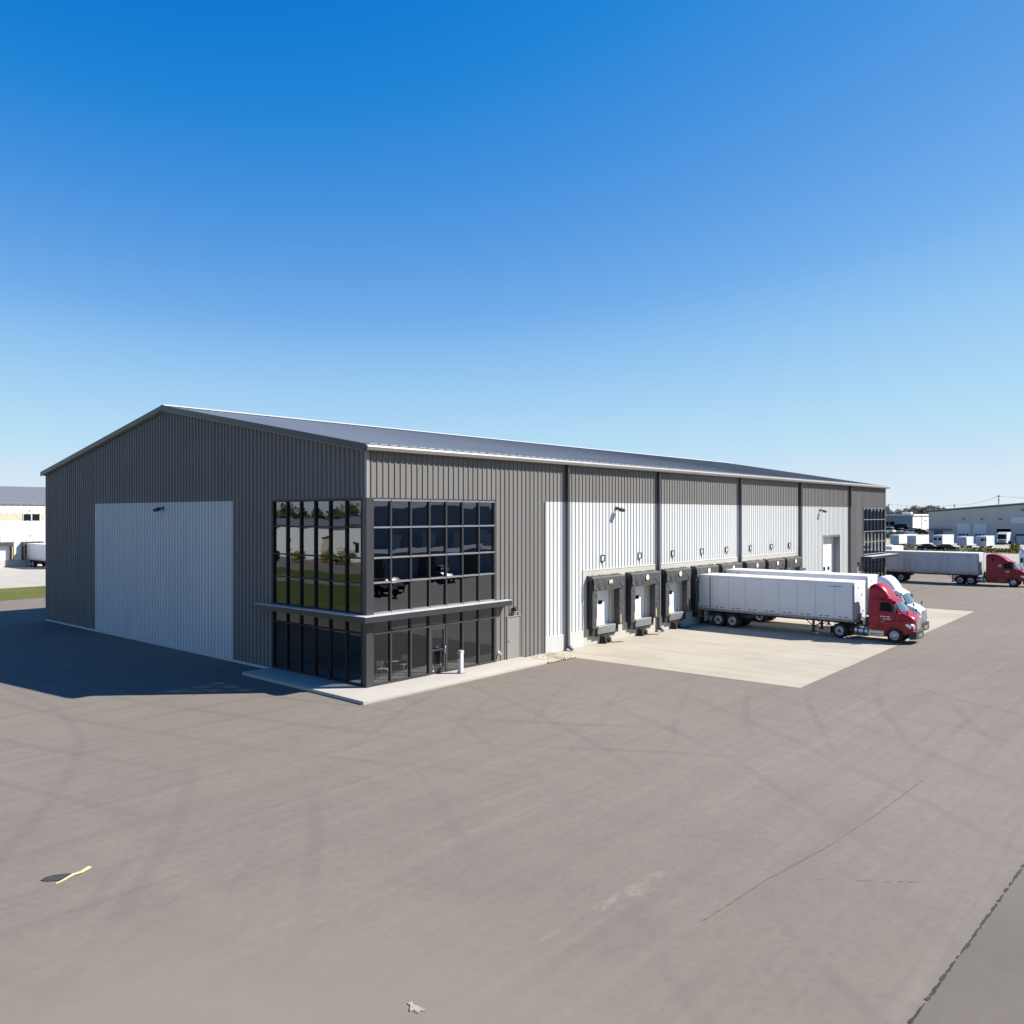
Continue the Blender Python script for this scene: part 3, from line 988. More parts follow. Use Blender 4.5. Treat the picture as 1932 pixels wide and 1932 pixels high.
for i, x in enumerate(DOCKS):
    L = (x, 0, 0)
    d = inst("dock_seal", DM['cover'], wh, L)
    inst("side_pad", DM['padL'], d); inst("side_pad", DM['padR'], d); inst("pad_cheek", DM['cheekL'], d); inst("pad_cheek", DM['cheekR'], d)
    inst("head_curtain", DM['curtain'], d)
    inst("guide_stripe", DM['stripe'], d, (-1.32, 0, 0)); inst("guide_stripe", DM['stripe'], d, (1.36, 0, 0))
    inst("maker_badge", DM['sticker_bars'] if i == 0 else DM['sticker_oval'], d, (.1, 0, 0))
    dd = inst("dock_door", DM['door'], wh, L)
    inst("window", DM['light'], dd); inst("track", DM['track'], dd)
    inst("dock_leveler", DM['leveler'], wh, L)
    inst("dock_bumper", DM['bumper'], wh, L)
    inst("vehicle_restraint", DM['restraint'], wh, L)
    lb = inst("dock_light_box", DM['lightbox'], wh, (x - .05, 0, 0))
    inst("lens", DM['lightbox_face'], lb)

# ------------------------------------------------------------------ things round the entrance
def pedestal(loc, label):
    t = empty("entry_pedestal", loc)
    tag(t, label, "pedestal", "pedestals by the entrances")
    MB().box(-.11, .11, -.11, .11, 0, 1.02).build("post", M['plastic_white'], t, .012)
    MB().box(-.18, .18, -.18, .18, 0, .025).build("base_plate", M['steel'], t)
    MB().prism([(-.13, 1.02), (.13, 1.02), (.13, 1.14), (-.05, 1.12)], 'y', -.12, .12).build("cap", M['plastic_white'], t)
    MB().box(-.135, -.112, -.07, .07, .74, .96).build("reader", M['steel'], t)
    return t
pd = pedestal((5.29, -.85, 0), "white entry pedestal post standing on the walk before the glass doors")
o = copy_tree(pd, None, "white entry pedestal post beside the far taupe door, behind the parked trailers")
o.location = (68.6, -1.1, GZ)

def chair(loc, rz, label):
    t = empty("chair", loc, rz)
    tag(t, label, "chair", "lobby chairs")
    MB().prism([(-.2, .44), (.22, .46), (.22, .48), (-.2, .465)], 'y', -.21, .21).build("seat", M['plastic_white'], t)
    MB().loft([[(-.20 - .02 * k - .015 * (1 - (2 * j / 6 - 1) ** 2), -.19 + .38 * j / 6, .62 + .07 * k) for j in range(7)] + [(-.22 - .02 * k - .015 * (1 - (2 * (6 - j) / 6 - 1) ** 2), -.19 + .38 * (6 - j) / 6, .62 + .07 * k) for j in range(7)] for k in range(5)]).build("backrest", M['plastic_white'], t)
    for sx, sy in ((1, 1), (1, -1), (-1, 1), (-1, -1)):
        MB().bar((sx * .18, sy * .18, .45), (sx * .23, sy * .2, 0), .014).build("leg", M['aluminium'], t)
    MB().bar((-.2, .18, .45), (-.3, .17, .92), .012).bar((-.2, -.18, .45), (-.3, -.17, .92), .012).build("back_frame", M['aluminium'], t)
    return t
ch = chair((3.35, 1.35, 0), R(-160), "white backed lobby chair right of the round table behind the glass")
o = copy_tree(ch, None, "white backed lobby chair left of the round table by the corner post")
o.location = (1.85, 1.1, 0); o.rotation_euler.z = R(20)
t = empty("cafe_table", (2.6, 1.35, 0))
tag(t, "small round lobby table between two chairs behind the ground floor glass", "table")
MB().lathe([(0, .73), (.44, .73), (.45, .745), (.44, .76), (0, .76)], (0, 0, 0), (0, 0, 1), 24).build("tabletop", M['wood'], t)
MB().bar((0, 0, .03), (0, 0, .73), .035).build("stem", M['aluminium'], t)
MB().bar((-.3, 0, .03), (.3, 0, .03), .025).bar((0, -.3, .03), (0, .3, .03), .025).build("base", M['aluminium'], t)

# debris on the foreground pavement
pt = blob(-17.07, -10.27, .33, .17, R(-24), 20, 4, .10)
tp = MB().prism(pt, 'z', GZ, GZ + .018).build("tar_patch", M['patch'])
tag(tp, "dark oval tar patch on the pavement beside a curved yellow strip", "patch")
mb = MB()
pts = [(-17.22, -10.55, .015), (-17.08, -10.51, .02), (-16.94, -10.46, .03), (-16.80, -10.43, .05), (-16.62, -10.43, .05), (-16.42, -10.36, .08)]
ws = [.006, .012, .025, .035, .035, .045]
rings = []
for (x, y, z), w in zip(pts, ws):
    rings.append([(x - w * .3, y + w, GZ + z), (x + w * .3, y - w, GZ + z), (x + w * .3, y - w, GZ + z - .02), (x - w * .3, y + w, GZ + z - .02)])
mb.loft(rings)
tag(mb.build("plastic_strip", M['stripe_old']), "curved pale yellow plastic strip lying against the dark tar patch", "strip")
mb = MB()
sp = [(-.20, .16), (-.12, .22), (-.04, .12), (.06, .05), (.20, -.02), (.22, -.10), (.10, -.09), (.08, -.17), (.02, -.16), (-.02, -.08), (-.10, -.12), (-.13, -.02), (-.12, .08)]
n = len(sp)
ra = R(-50)
vs = [(-15.12 + x * math.cos(ra) * .8 - y * math.sin(ra) * .8, -19.95 + x * math.sin(ra) * .8 + y * math.cos(ra) * .8, GZ + .015 + .008 * math.sin(i * 2.1)) for i, (x, y) in enumerate(sp)]
mb.add(vs + [(v[0], v[1], GZ + .005) for v in vs], [tuple(range(n)), tuple(range(2 * n - 1, n - 1, -1))] + [(i, (i + 1) % n, n + (i + 1) % n, n + i) for i in range(n)])
tag(mb.build("paper_scrap", M['paper']), "torn whitish paper scrap lying on the pavement at the bottom edge", "scrap")

# ------------------------------------------------------------------ wheels
def wheel_mesh(r, w, rimr=.6, dual=False, n=28):
    ty, rm = MB(), MB()
    def tyre(y0, y1):
        prof = [(r * rimr, y0 + .02), (r * .86, y0), (r * .97, y0 + .03), (r, y0 + .06), (r, y1 - .06), (r * .97, y1 - .03), (r * .86, y1), (r * rimr, y1 - .02)]
        ty.lathe(prof, (0, 0, 0), (0, 1, 0), n)
    if dual:
        tyre(-w / 2, -.03); tyre(.03, w / 2)
    else:
        tyre(-w / 2, w / 2)
    for s in ((-1,) if True else (1,)):
        y = -w / 2
        rm.lathe([(r * .61, y + .03), (r * .60, y + .005), (r * .55, y + .02), (r * .50, y + (.10 if dual else .04)), (r * .30, y + (.09 if dual else .01)), (r * .24, y + .04 if not dual else y + .05), (r * .22, y - (.02 if not dual else -.0)), (0, y - (.025 if not dual else -.0))], (0, 0, 0), (0, 1, 0), n)
    return ty.mesh("wheel", M['rubber']), rm.mesh("rim", M['rim']), r
def hubcap_mesh(r, w, dual):
    h = MB()
    y = -w / 2
    h.lathe([(r * .235, y + .055), (r * .20, y - .015), (0, y - .02)], (0, 0, 0), (0, 1, 0), 16)
    for i in range(8):
        a = i * math.pi / 4 + .2
        h.bar((r * .41 * math.cos(a), y + (.10 if dual else .03), r * .41 * math.sin(a)), (r * .41 * math.cos(a), y + (.085 if dual else .012), r * .41 * math.sin(a)), r * .06, 8)
    return h.mesh("hub", M['steel_dark'])
WT = wheel_mesh(.50, .56, .6, True); HT = hubcap_mesh(.50, .56, True)
WF = wheel_mesh(.50, .30, .6, False); HF = hubcap_mesh(.50, .30, False)
def put_wheel(parent, x, y, z, kind):
    w, h = (WT, HT) if kind == 'dual' else (WF, HF)
    o = inst("wheel", w[0], parent, (x, y, z))
    if y > 0: o.rotation_euler.z = math.pi
    inst("rim", w[1], o); inst("hub", h, o)
    return o

# ------------------------------------------------------------------ semi trailer (local +x = forwards, origin on ground under the front nose)
def scribble(mb, x0, z0, w, h, y, seed, n=7):
    r_ = random.Random(seed)
    x = x0
    for i in range(n):
        ww = w / n * r_.uniform(.5, .85)
        hh = h * r_.uniform(.45, 1)
        mb.box(x, x + ww * .35, y - .006, y, z0, z0 + hh)
        mb.box(x + ww * .35, x + ww, y - .006, y, z0 + hh * r_.choice((0, .5)), z0 + hh * .3 + hh * r_.choice((0, .45)))
        x += w / n
def trailer(name, loc, rz, L, top, label, skin, half=1.23, bot=1.15, wheels=(-1.7, -2.8), panel_rear=True, group="white semi trailers"):
    t = empty(name, loc, rz)
    tag(t, label, "trailer", group)
    b = MB().box(-L, 0, -half, half, bot + .16, top - .06)
    body = b.build("body", skin, t, .02)
    n = int(L / 1.17)
    for i in range(1, n):
        x = -L + L * i / n
        for sy in (-1, 1):
            MB().box(x - .010, x + .010, sy * half - (.006 if sy < 0 else 0), sy * half + (0 if sy < 0 else .006), bot + .20, top - .16).build("panel_seam", M['seam'], body)
    r = MB()
    for sy in (-1, 1):
        a, c = sorted((sy * (half - .02), sy * (half + .025)))
        r.box(-L, .01, a, c, bot, bot + .17)
    r.box(-.04, .03, -half + .02, half - .02, bot, bot + .2)
    r.build("side_rail", M['rail'], t, .008)
    r = MB()
    for sy in (-1, 1):
        a, c = sorted((sy * (half - .03), sy * (half + .02)))
        r.box(-L - .01, .02, a, c, top - .15, top - .02)
    r.box(-L - .01, .02, -half + .03, half - .03, top - .07, top)
    r.build("roof", M['trailer_roof'], t, .015)
    r = MB()
    for sy in (-1, 1):
        a, c = sorted((sy * (half - .03), sy * (half + .015)))
        r.box(-.10, .025, a, c, bot + .17, top - .15)
        if panel_rear:
            r.box(-L + 1.02, -L + 1.12, a, c, bot + .17, top - .15)
        r.box(-L - .02, -L + .07, a, c, bot + .17, top - .15)
    r.build("corner_post", M['steel'], t)
    # conspicuity tape dashes
    m = MB()
    for i in range(n):
        x = -L + L * (i + .45) / n
        for sy in (-1, 1):
            a, c = sorted((sy * half, sy * (half + .012)))
            m.box(x - .30, x - .10, a, c, bot + .26, bot + .31)
            m.box(x + .05, x + .34, a, c, bot + .26, bot + .31)
    m.build("reflective_tape", M['tape'], t)
    lt = MB()
    scribble(lt, -1.55, top - .36, .75, .12, -half - .006, 7, 8)
    lt.build("lettering", M['lettering'], t)
    # front face fittings
    for zz, yy in ((top - .45, -.35), (top - .95, .3), (bot + .55, .55)):
        MB().box(.0, .03, yy, yy + .07, zz, zz + .14).build("nose_marker", M['rail'], t)
    MB().box(.0, .05, -.3, .3, bot + .22, bot + .5).build("nose_box", M['rail'], t)
    # under frame
    u = MB()
    u.box(-L + .3, -.3, -.5, -.36, bot - .18, bot - .004).box(-L + .3, -.3, .36, .5, bot - .18, bot - .004)
    for i in range(9):
        x = -L + .5 + i * (L - 1) / 8
        u.box(x - .04, x + .04, -half + .08, half - .08, bot - .09, bot - .006)
    u.box(-L + wheels[0] * -1 - 1.0, -L - wheels[1] + 1.0, -.62, .62, bot - .42, bot - .19)
    u.build("chassis", M['steel_dark'], t)
    ax = MB()
    for w in wheels:
        ax.bar((-L - w, -.95, .5), (-L - w, .95, .5), .07)
        for sy in (-1, 1):
            put_wheel(t, -L - w, sy * (half - .29), .5, 'dual')
    ax.build("axle", M['steel_dark'], t)
    for sy in (-1, 1):
        lg = MB().box(-2.85, -2.72, sy * .75 - .06, sy * .75 + .06, .30, bot).box(-2.92, -2.65, sy * .75 - .12, sy * .75 + .12, .24, .30).bar((-2.78, sy * .75, .55), (-2.1, sy * .6, bot - .1), .03).bar((-2.78, sy * .75, .62), (-3.4, sy * .6, bot - .1), .03)
        lg.build("landing_leg", M['steel_dark'], t)
    MB().bar((-2.78, -.75, .62), (-2.78, .75, .62), .03).build("landing_brace", M['steel_dark'], t)
    gd = MB().box(-L, -L + .08, -half + .1, half - .1, .52, .64)
    for sy in (-.6, .6):
        gd.box(-L, -L + .08, sy - .05, sy + .05, .64, bot)
    gd.build("rear_guard", M['rail'], t)
    for sy in (-1, 1):
        MB().box(-L + .62, -L + .64, sy * (half - .29) - .3, sy * (half - .29) + .3, .3, bot - .05).build("mud_flap", M['plastic_white'] if sy < 0 else M['rubber'], t)
    return t
RZ = R(-90)
YW = -.52
trailer("semi_trailer", (31.80, -11.62, GZ), RZ, 11.32, 3.56 - GZ, "white box trailer hitched to the bright red tractor at the dock", M['trailer_skin'], 1.12, 1.12)
trailer("semi_trailer", (35.85, -11.15, GZ), RZ, 10.63, 3.72 - GZ, "white box trailer hitched to the white tractor at the dock", M['trailer_skin'], 1.12, 1.2)
trailer("semi_trailer", (83.25, -8.3, GZ), RZ, 11.2, 3.53 - GZ, "stained white box trailer behind the dark red sleeper tractor", M['trailer_skin_dirty'], 1.24, 1.15, panel_rear=False)

# ------------------------------------------------------------------ tractors (local +x forwards, origin on ground at front bumper)
def rr(x, hw, z0, z1, r, nseg=4, flat=True):
    """rounded-top section ring at x"""
    pts = []
    r = min(r, hw * .95, (z1 - z0) * .95)
    pts.append((x, -hw, z0))
    for i in range(nseg + 1):
        a = math.pi - (math.pi / 2) * i / nseg
        pts.append((x, -hw + r + r * math.cos(a), z1 - r + r * math.sin(a)))
    for i in range(nseg + 1):
        a = math.pi / 2 - (math.pi / 2) * i / nseg
        pts.append((x, hw - r + r * math.cos(a), z1 - r + r * math.sin(a)))
    pts.append((x, hw, z0))
    return pts
def arc(cx, cz, r, a0, a1, n=14):
    return [(cx + r * math.cos(R(a0 + (a1 - a0) * i / n)), cz + r * math.sin(R(a0 + (a1 - a0) * i / n))) for i in range(n + 1)]

def tractor(loc, rz, paint, label, style="mid", tandem=False, text=True):
    t = empty("tractor_unit", loc, rz)
    tag(t, label, "truck", "semi tractor units")
    back = -3.05 if style == "mid" else -4.05
    wr = .50
    # cab shell, tapering above the belt line
    def cabring(x, z1, r, hwb=1.0, hwt=.93, z0=.78):
        p = rr(x, hwb, z0, z1, r)
        out = []
        for (xx, y, z) in p:
            k = 1.0 if z < 1.9 else 1 - (1 - hwt / hwb) * min(1, (z - 1.9) / .9)
            out.append((xx, y * k, z))
        return out
    cb = MB()
    if style == "mid":
        cb.loft([cabring(back, 2.82, .12), cabring(-2.4, 2.86, .14), cabring(-1.62, 2.84, .16), cabring(-1.50, 2.74, .16)], True)
        # sloping front under the windscreen
        cb.loft([cabring(-1.50, 2.74, .16), cabring(-1.28, 2.36, .06), cabring(-1.08, 2.02, .06), cabring(-1.02, 1.9, .06)], True)
    else:
        cb.loft([cabring(back, 3.55, .3), cabring(-3.4, 3.62, .32), cabring(-2.9, 3.53, .32), cabring(-2.4, 3.30, .3), cabring(-1.95, 2.98, .26), cabring(-1.62, 2.70, .2)], True)
        cb.loft([cabring(-1.62, 2.70, .2), cabring(-1.34, 2.32, .08), cabring(-1.10, 2.02, .06), cabring(-1.02, 1.9, .06)], True)
    cab = cb.build("cab", paint, t, auto=50)
    # roof fairing
    if style == "mid":
        f = MB()
        secs = [(back + .02, .93, 3.56, .3), (back + .22, .92, 3.70, .32), (back + .5, .90, 3.72, .34), (back + .8, .87, 3.58, .36), (back + 1.05, .82, 3.34, .36), (back + 1.22, .77, 3.06, .28), (back + 1.34, .72, 2.84, .1)]
        f.loft([rr(x, hw, 2.72, z1, r, 6) for x, hw, z1, r in secs], True)
        f.build("roof_fairing", paint, t, auto=60)
    # visor over the screen
    v = MB().loft([[(-1.78, y * .9, 2.90 - abs(y) * .05), (-1.34, y * .86, 2.74 - abs(y) * .08), (-1.30, y * .86, 2.64 - abs(y) * .08), (-1.72, y * .9, 2.84 - abs(y) * .05)] for y in (-1, -.6, 0, .6, 1)])
    v.build("sun_visor", paint, t)
    # windscreen, slightly proud of the shell
    w = MB()
    cols = []
    for j in range(9):
        s = -1 + 2 * j / 8
        bow = .10 * (1 - s * s)
        cols.append([(-1.44 + bow * .6 + .02, s * .80, 2.66), (-1.21 + bow * .8 + .02, s * .84, 2.33), (-.99 + bow, s * .88, 2.02)])
    vs = [p for c in cols for p in c]
    w.add(vs, [(j * 3 + k, j * 3 + k + 1, j * 3 + k + 4, j * 3 + k + 3) for j in range(8) for k in range(2)], True)
    w.build("windscreen", M['windscreen'], t)
    # hood
    h = MB()
    secs = [(-1.2, .95, 2.02, .2), (-.95, .92, 1.99, .22), (-.65, .88, 1.90, .26), (-.38, .83, 1.77, .3), (-.22, .78, 1.66, .26), (-.14, .72, 1.52, .2)]
    h.loft([rr(x, hw, .80, z1, r, 5) for x, hw, z1, r in secs], True)
    h.build("hood", paint, t, auto=60)
    # front fenders with wheel arch cut
    for sy in (-1, 1):
        prof = [(-.16, .78), (-.16, 1.05), (-.30, 1.28), (-.62, 1.42), (-1.0, 1.46), (-1.5, 1.46), (-2.0, 1.42), (-2.05, .95), (-2.02, .38), (-1.92, .36)] + arc(-1.36, wr, .60, 192, 12, 16)[0:] + [(-.62, .62)]
        a, c = sorted((sy * .62, sy * 1.06))
        fd = MB()
        fd.prism(prof, 'y', a, c)
        fd.build("fender", paint, t, .03)
        hl = MB().loft([[(-.30, sy * 1.075, .98), (-.28, sy * 1.075, 1.24), (-.62, sy * 1.085, 1.30), (-.66, sy * 1.08, 1.2)], [(-.10, sy * .80, .96), (-.11, sy * .80, 1.22), (-.22, sy * .84, 1.30), (-.2, sy * .8, 1.1)]])
        hl.build("headlight", M['lens'], t)
        put_wheel(t, -1.36, sy * .90, wr, 'single')
    # grille, chrome surround
    g_ = MB().box(-.14, -.075, -.50, .50, .88, 1.60)
    gr = g_.build("grille", M['chrome'], t, .03)
    bars = MB()
    for k in range(9):
        z = .94 + k * .07
        bars.box(-.074, -.055, -.43, .43, z, z + .03)
    bars.build("grille_bars", M['steel'], gr)
    # bumper
    b = MB().loft([[(-.42, -1.08, .34), (-.42, -1.08, .80), (-.30, -1.05, .82), (-.30, -1.05, .32)], [(-.02, -.86, .34), (-.02, -.86, .82), (-.12, -.8, .86), (-.12, -.8, .32)], [(.05, 0, .34), (.05, 0, .82), (-.1, 0, .86), (-.1, 0, .32)], [(-.02, .86, .34), (-.02, .86, .82), (-.12, .8, .86), (-.12, .8, .32)], [(-.42, 1.08, .34), (-.42, 1.08, .80), (-.30, 1.05, .82), (-.30, 1.05, .32)]])
    bp = b.build("bumper", M['plastic_dark'], t)
    MB().loft([[(-.03 , -.80, .44), (-.03, -.80, .66), (-.06, -.80, .66), (-.06, -.80, .44)], [(.065, 0, .44), (.065, 0, .66), (.03, 0, .66), (.03, 0, .44)], [(-.03, .80, .44), (-.03, .80, .66), (-.06, .80, .66), (-.06, .80, .44)]]).build("bumper_bar", M['chrome'], bp)
    # side glass, doors, mirrors
    for sy in (-1, 1):
        def Y(z, e=.012):
            k = 1.0 if z < 1.9 else 1 - .07 * min(1, (z - 1.9) / .9)
            return sy * (1.0 * k + e)
        sd_ = MB()
        P = [(-2.32, 2.02), (-1.50, 1.98), (-1.40, 2.10), (-1.66, 2.52), (-1.80, 2.58), (-2.28, 2.58)]
        sd_.add([(x, Y(z), z) for x, z in P] + [(x, Y(z, -.02), z) for x, z in P], [tuple(range(6)), tuple(range(11, 5, -1))] + [(i, (i + 1) % 6, 6 + (i + 1) % 6, 6 + i) for i in range(6)])
        P2 = [(-2.38, 1.02), (-1.42, 1.02), (-1.28, 1.9), (-1.62, 2.58), (-1.78, 2.66), (-2.38, 2.66)]
        dm = MB()
        for (x0, z0), (x1, z1) in zip(P2, P2[1:] + P2[:1]):
            dm.bar((x0, Y(z0, .002), z0), (x1, Y(z1, .002), z1), .012, 5)
        dr_ = dm.build("door_seam", M['plastic_dark'], t)
        sd_.build("side_window", M['car_glass'], t)
        MB().box(-2.30, -2.12, min(Y(1.5, .0), Y(1.5, .03)), max(Y(1.5, .0), Y(1.5, .03)), 1.46, 1.51).build("handle", M['plastic_dark'], dr_)
        mm = MB().box(-1.42, -1.24, min(sy * 1.16, sy * 1.36), max(sy * 1.16, sy * 1.36), 1.92, 2.46).bar((-1.35, sy * .95, 2.42), (-1.33, sy * 1.2, 2.40), .022).bar((-1.3, sy * .98, 1.94), (-1.33, sy * 1.2, 1.96), .022)
        mm.build("mirror", M['plastic_dark'], t, .02)
        hm = MB().bar((-.62, sy * .86, 1.5), (-.5, sy * .98, 1.95), .016).lathe([(0, 0), (.09, .0), (.10, .05), (.04, .10), (0, .11)], (-.5, sy * .98, 2.0), (-1, 0, 0), 12)
        hm.build("hood_mirror", M['plastic_dark'], t)
        # marker lights
        ml = MB().box(-1.95, -1.86, min(sy * 1.06, sy * 1.08), max(sy * 1.06, sy * 1.08), 1.22, 1.25).box(back + .12, back + .3, min(Y(1.0, 0), Y(1.0, .02)), max(Y(1.0, 0), Y(1.0, .02)), .95, .99)
        ml.build("marker_light", M['orange'], t)
        # tank and step box
        tk = MB().lathe([(0, 0), (.26, 0), (.29, .04), (.29, .86), (.26, .9), (0, .9)], (back - .95, sy * .80, .60), (1, 0, 0), 20)
        tank = tk.build("fuel_tank", M['aluminium'], t)
        MB().lathe([(.30, .2), (.305, .2), (.305, .28), (.30, .28)], (back - .95, sy * .80, .60), (1, 0, 0), 20).lathe([(.30, .62), (.305, .62), (.305, .70), (.30, .70)], (back - .95, sy * .80, .60), (1, 0, 0), 20).build("strap", M['plastic_dark'], tank)
        a, c = sorted((sy * .70, sy * 1.0))
        MB().box(back + .03, -2.06, a, c, .34, .76).build("step_box", M['aluminium'] if style == "mid" else paint, t, .02)
        a, c = sorted((sy * .98, sy * 1.03))
        st = MB().box(back + .15 if style == "mid" else -2.9, -2.1, a, c, .70, .755).box(back + .15 if style == "mid" else -2.9, -2.1, a, c, .50, .54)
        st.build("step", M['steel'], t)
        if style != "mid":
            MB().lathe([(0, 0), (.14, 0), (.15, .012), (0, .014)], (-3.35, sy * .95, 3.0), (0, sy, .08), 18).build("porthole", M['car_glass'], t)
            dd = MB()
            y0, y1 = sorted((Y(2.3, 0), Y(2.3, .012)))
            dd.prism([(-2.95, 2.20), (-2.55, 2.16), (-2.52, 2.48), (-2.72, 2.50)], 'y', y0 - .02, y1 + .01)
            dd.build("cream_decal", M['cream_decal'], t)
            MB().box(-2.1, -1.75, *sorted((Y(1.5, 0), Y(1.5, .012))), 1.60, 1.74).build("door_lettering", M['white_lettering'], t)
        elif text:
            r_ = random.Random(21)
            for z, x0, x1, hh in ((1.62, -2.3, -1.62, .10), (1.46, -2.26, -1.66, .10), (1.33, -2.2, -1.75, .04)):
                x = x0
                lt = MB()
                while x < x1:
                    ww = r_.uniform(.04, .08)
                    lt.box(x, x + ww, *sorted((Y(1.5, 0), Y(1.5, .01))), z, z + hh * r_.uniform(.6, 1))
                    x += ww + r_.uniform(.015, .035)
                lt.build("door_lettering", M['white_lettering'], t)
    # rear cab wall gear, stack, frame, fifth wheel
    MB().box(back - .03, back - .003, -.92, .92, .85, 2.7 if style == "mid" else 3.3).build("rear_panel", M['plastic_dark'], t)
    xb = back - 2.55 - (.6 if tandem else 0)
    fr = MB().box(xb, -.4, -.46, -.34, .62, .84).box(xb, -.4, .34, .46, .62, .84)
    for x in (xb + .1, xb + .9, back - 1.0, -2.0, -1.0):
        fr.box(x - .06, x + .06, -.34, .34, .66, .80)
    fr.build("chassis", M['steel_dark'], t)
    ax = [back - 1.95] if not tandem else [back - 1.55, back - 2.65]
    MB().lathe([(0, 0), (.42, 0), (.42, .08), (0, .08)], (sum(ax) / len(ax), 0, .90), (0, 0, 1), 18).box(sum(ax) / len(ax) - .3, sum(ax) / len(ax) + .3, -.3, .3, .80, .92).build("fifth_wheel", M['steel_dark'], t)
    am = MB()
    for x in ax:
        am.bar((x, -.8, wr), (x, .8, wr), .08)
        am.lathe([(0, -.2), (.2, -.12), (.2, .12), (0, .2)], (x, 0, wr), (1, 0, 0), 12)
        for sy in (-1, 1):
            put_wheel(t, x, sy * .88, wr, 'dual')
    am.bar((-1.36, -.8, wr), (-1.36, .8, wr), .06)
    am.build("axle", M['steel_dark'], t)
    for sy in (-1, 1):
        x = ax[-1]
        MB().loft([[(x - .60, sy * .88 - .29, .75), (x - .60, sy * .88 + .29, .75), (x - .58, sy * .88 + .29, .75), (x - .58, sy * .88 - .29, .75)], [(x - .62, sy * .88 - .29, .28), (x - .62, sy * .88 + .29, .28), (x - .60, sy * .88 + .29, .28), (x - .60, sy * .88 - .29, .28)]]).build("mud_flap", M['rubber'], t)
    MB().box(back - .5, back - .1, -.3, .3, .84, 1.0).tube([(back - .05, -.3, 1.5), (back - .4, -.32, 1.15), (back - .8, -.28, 1.2), (back - 1.1, -.1, 1.5)], .025).tube([(back - .05, .2, 1.55), (back - .5, .22, 1.2), (back - 1.05, .1, 1.45)], .025).box(back - .35, back - .15, -.6, -.4, .84, 1.5).build("air_lines", M['steel_dark'], t)
    MB().bar((back - .12, .82, .9), (back - .12, .82, 3.0 if style == "mid" else 3.3), .06, 12).build("exhaust_stack", M['aluminium'], t)
    return t
tr1 = tractor((31.80, -15.32, GZ), RZ, M['red_paint'], "bright red tractor unit with roof fairing parked nose out on the pad")
tr2 = tractor((35.85, -14.60, GZ), RZ, M['white_truck'], "white tractor unit with rounded roof fairing behind the bright red one", text=False)
tr1.scale = (.93, .96, .985)
tr2.scale = (.95, .98, 1.05)
tractor((83.25, -13.05, GZ), RZ, M['dark_red_paint'], "dark red sleeper tractor with long sloping roof at the frame edge", style="long", tandem=True)
tractor((*along(1955, 104), GZ), R(208), M['white_truck'], "white tractor facing the yard, half cut off behind the dark red hood", text=False)

# ------------------------------------------------------------------ left background warehouse
LY = 112.0
lw = empty("white_warehouse", (10, LY, 0))
tag(lw, "white metal warehouse with blue-grey roof and tan window band at far left", "warehouse")
def lclad(mb, x0, x1, z0, z1):
    clad(mb, 'S', 0, x0, x1, z0, z1, .9, .05)
g = MB()
lclad(g, -30, 60, GZ, 6.97); lclad(g, -30, 60, 8.1, 9.5)
g.build("wall", M['left_white'], lw)
g = MB()
g.box(-30, 60, .0, .2, 6.97, 8.1)
g.build("tan_band", M['tan'], lw)
MB().box(-30, 60, -.12, .0, 8.5 + .95, 9.75).build("eave_trim", M['bright_metal'], lw)
MB().box(-30, 60, -.10, -.005, 9.36, 9.44).build("painted_eave_shadow", M['trim'], lw)  # dark strip standing in for the shade under the eave
g = MB().prism([(-.4, 9.76), (14, 12.6), (14, 12.7), (-.4, 9.86)], 'x', -30, 60)
for x in range(-30, 60, 1):
    g.prism([(-.39, 9.85), (14, 12.69), (14, 12.72), (-.39, 9.88)], 'x', x, x + .12)
g.build("roof", M['shingle'], lw)
for x0, x1 in ((12.75, 13.8), (13.97, 15.05)):
    o = MB().box(x0, x1, -.06, -.003, 7.0, 8.0).build("window", M['car_glass'], lw)
    MB().box(x0 - .07, x0, -.08, -.003, 6.98, 8.05).box(x1, x1 + .07, -.08, -.003, 6.98, 8.05).build("frame", M['bright_metal'], o)
for x in (13.7, 13.8):
    pass
MB().box(13.6, 13.75, -.15, -.05, 8.5, 8.65).build("vent", M['steel'], lw)
MB().box(13.7, 13.85, -.15, -.05, 4.6, 4.75).build("wall_lamp", M['steel'], lw)
for cx in (9.65, 13.95):
    d = MB().box(cx - 1.5, cx + 1.5, -.7, -.06, 3.1, 3.7).build("dock_seal", M['vinyl_grey'], lw)
    MB().box(cx - 1.5, cx - 1.15, -.7, -.06, .9, 3.1).build("side_pad", M['vinyl'], d)
    MB().box(cx + 1.15, cx + 1.5, -.7, -.06, .9, 3.1).build("side_pad", M['vinyl'], d)
    MB().box(cx + 1.28, cx + 1.38, -.72, -.702, .95, 3.0).box(cx - 1.38, cx - 1.28, -.72, -.702, .95, 3.0).build("guide_stripe", M['yellow'], d)
    MB().box(cx - 1.15, cx + 1.15, -.12, -.06, .9, 3.1).build("dock_door", M['white_paint'], lw)
MB().box(-30, 60, -.09, .1, GZ, .9).build("foundation", M['block'], lw)
tr = trailer("semi_trailer", (24.15, LY - 11.0, GZ), RZ, 10.2, 3.45 - GZ, "white box trailer backed against the far left warehouse dock", M['trailer_skin'], 1.2, 1.1, wheels=(-1.3, -2.4))

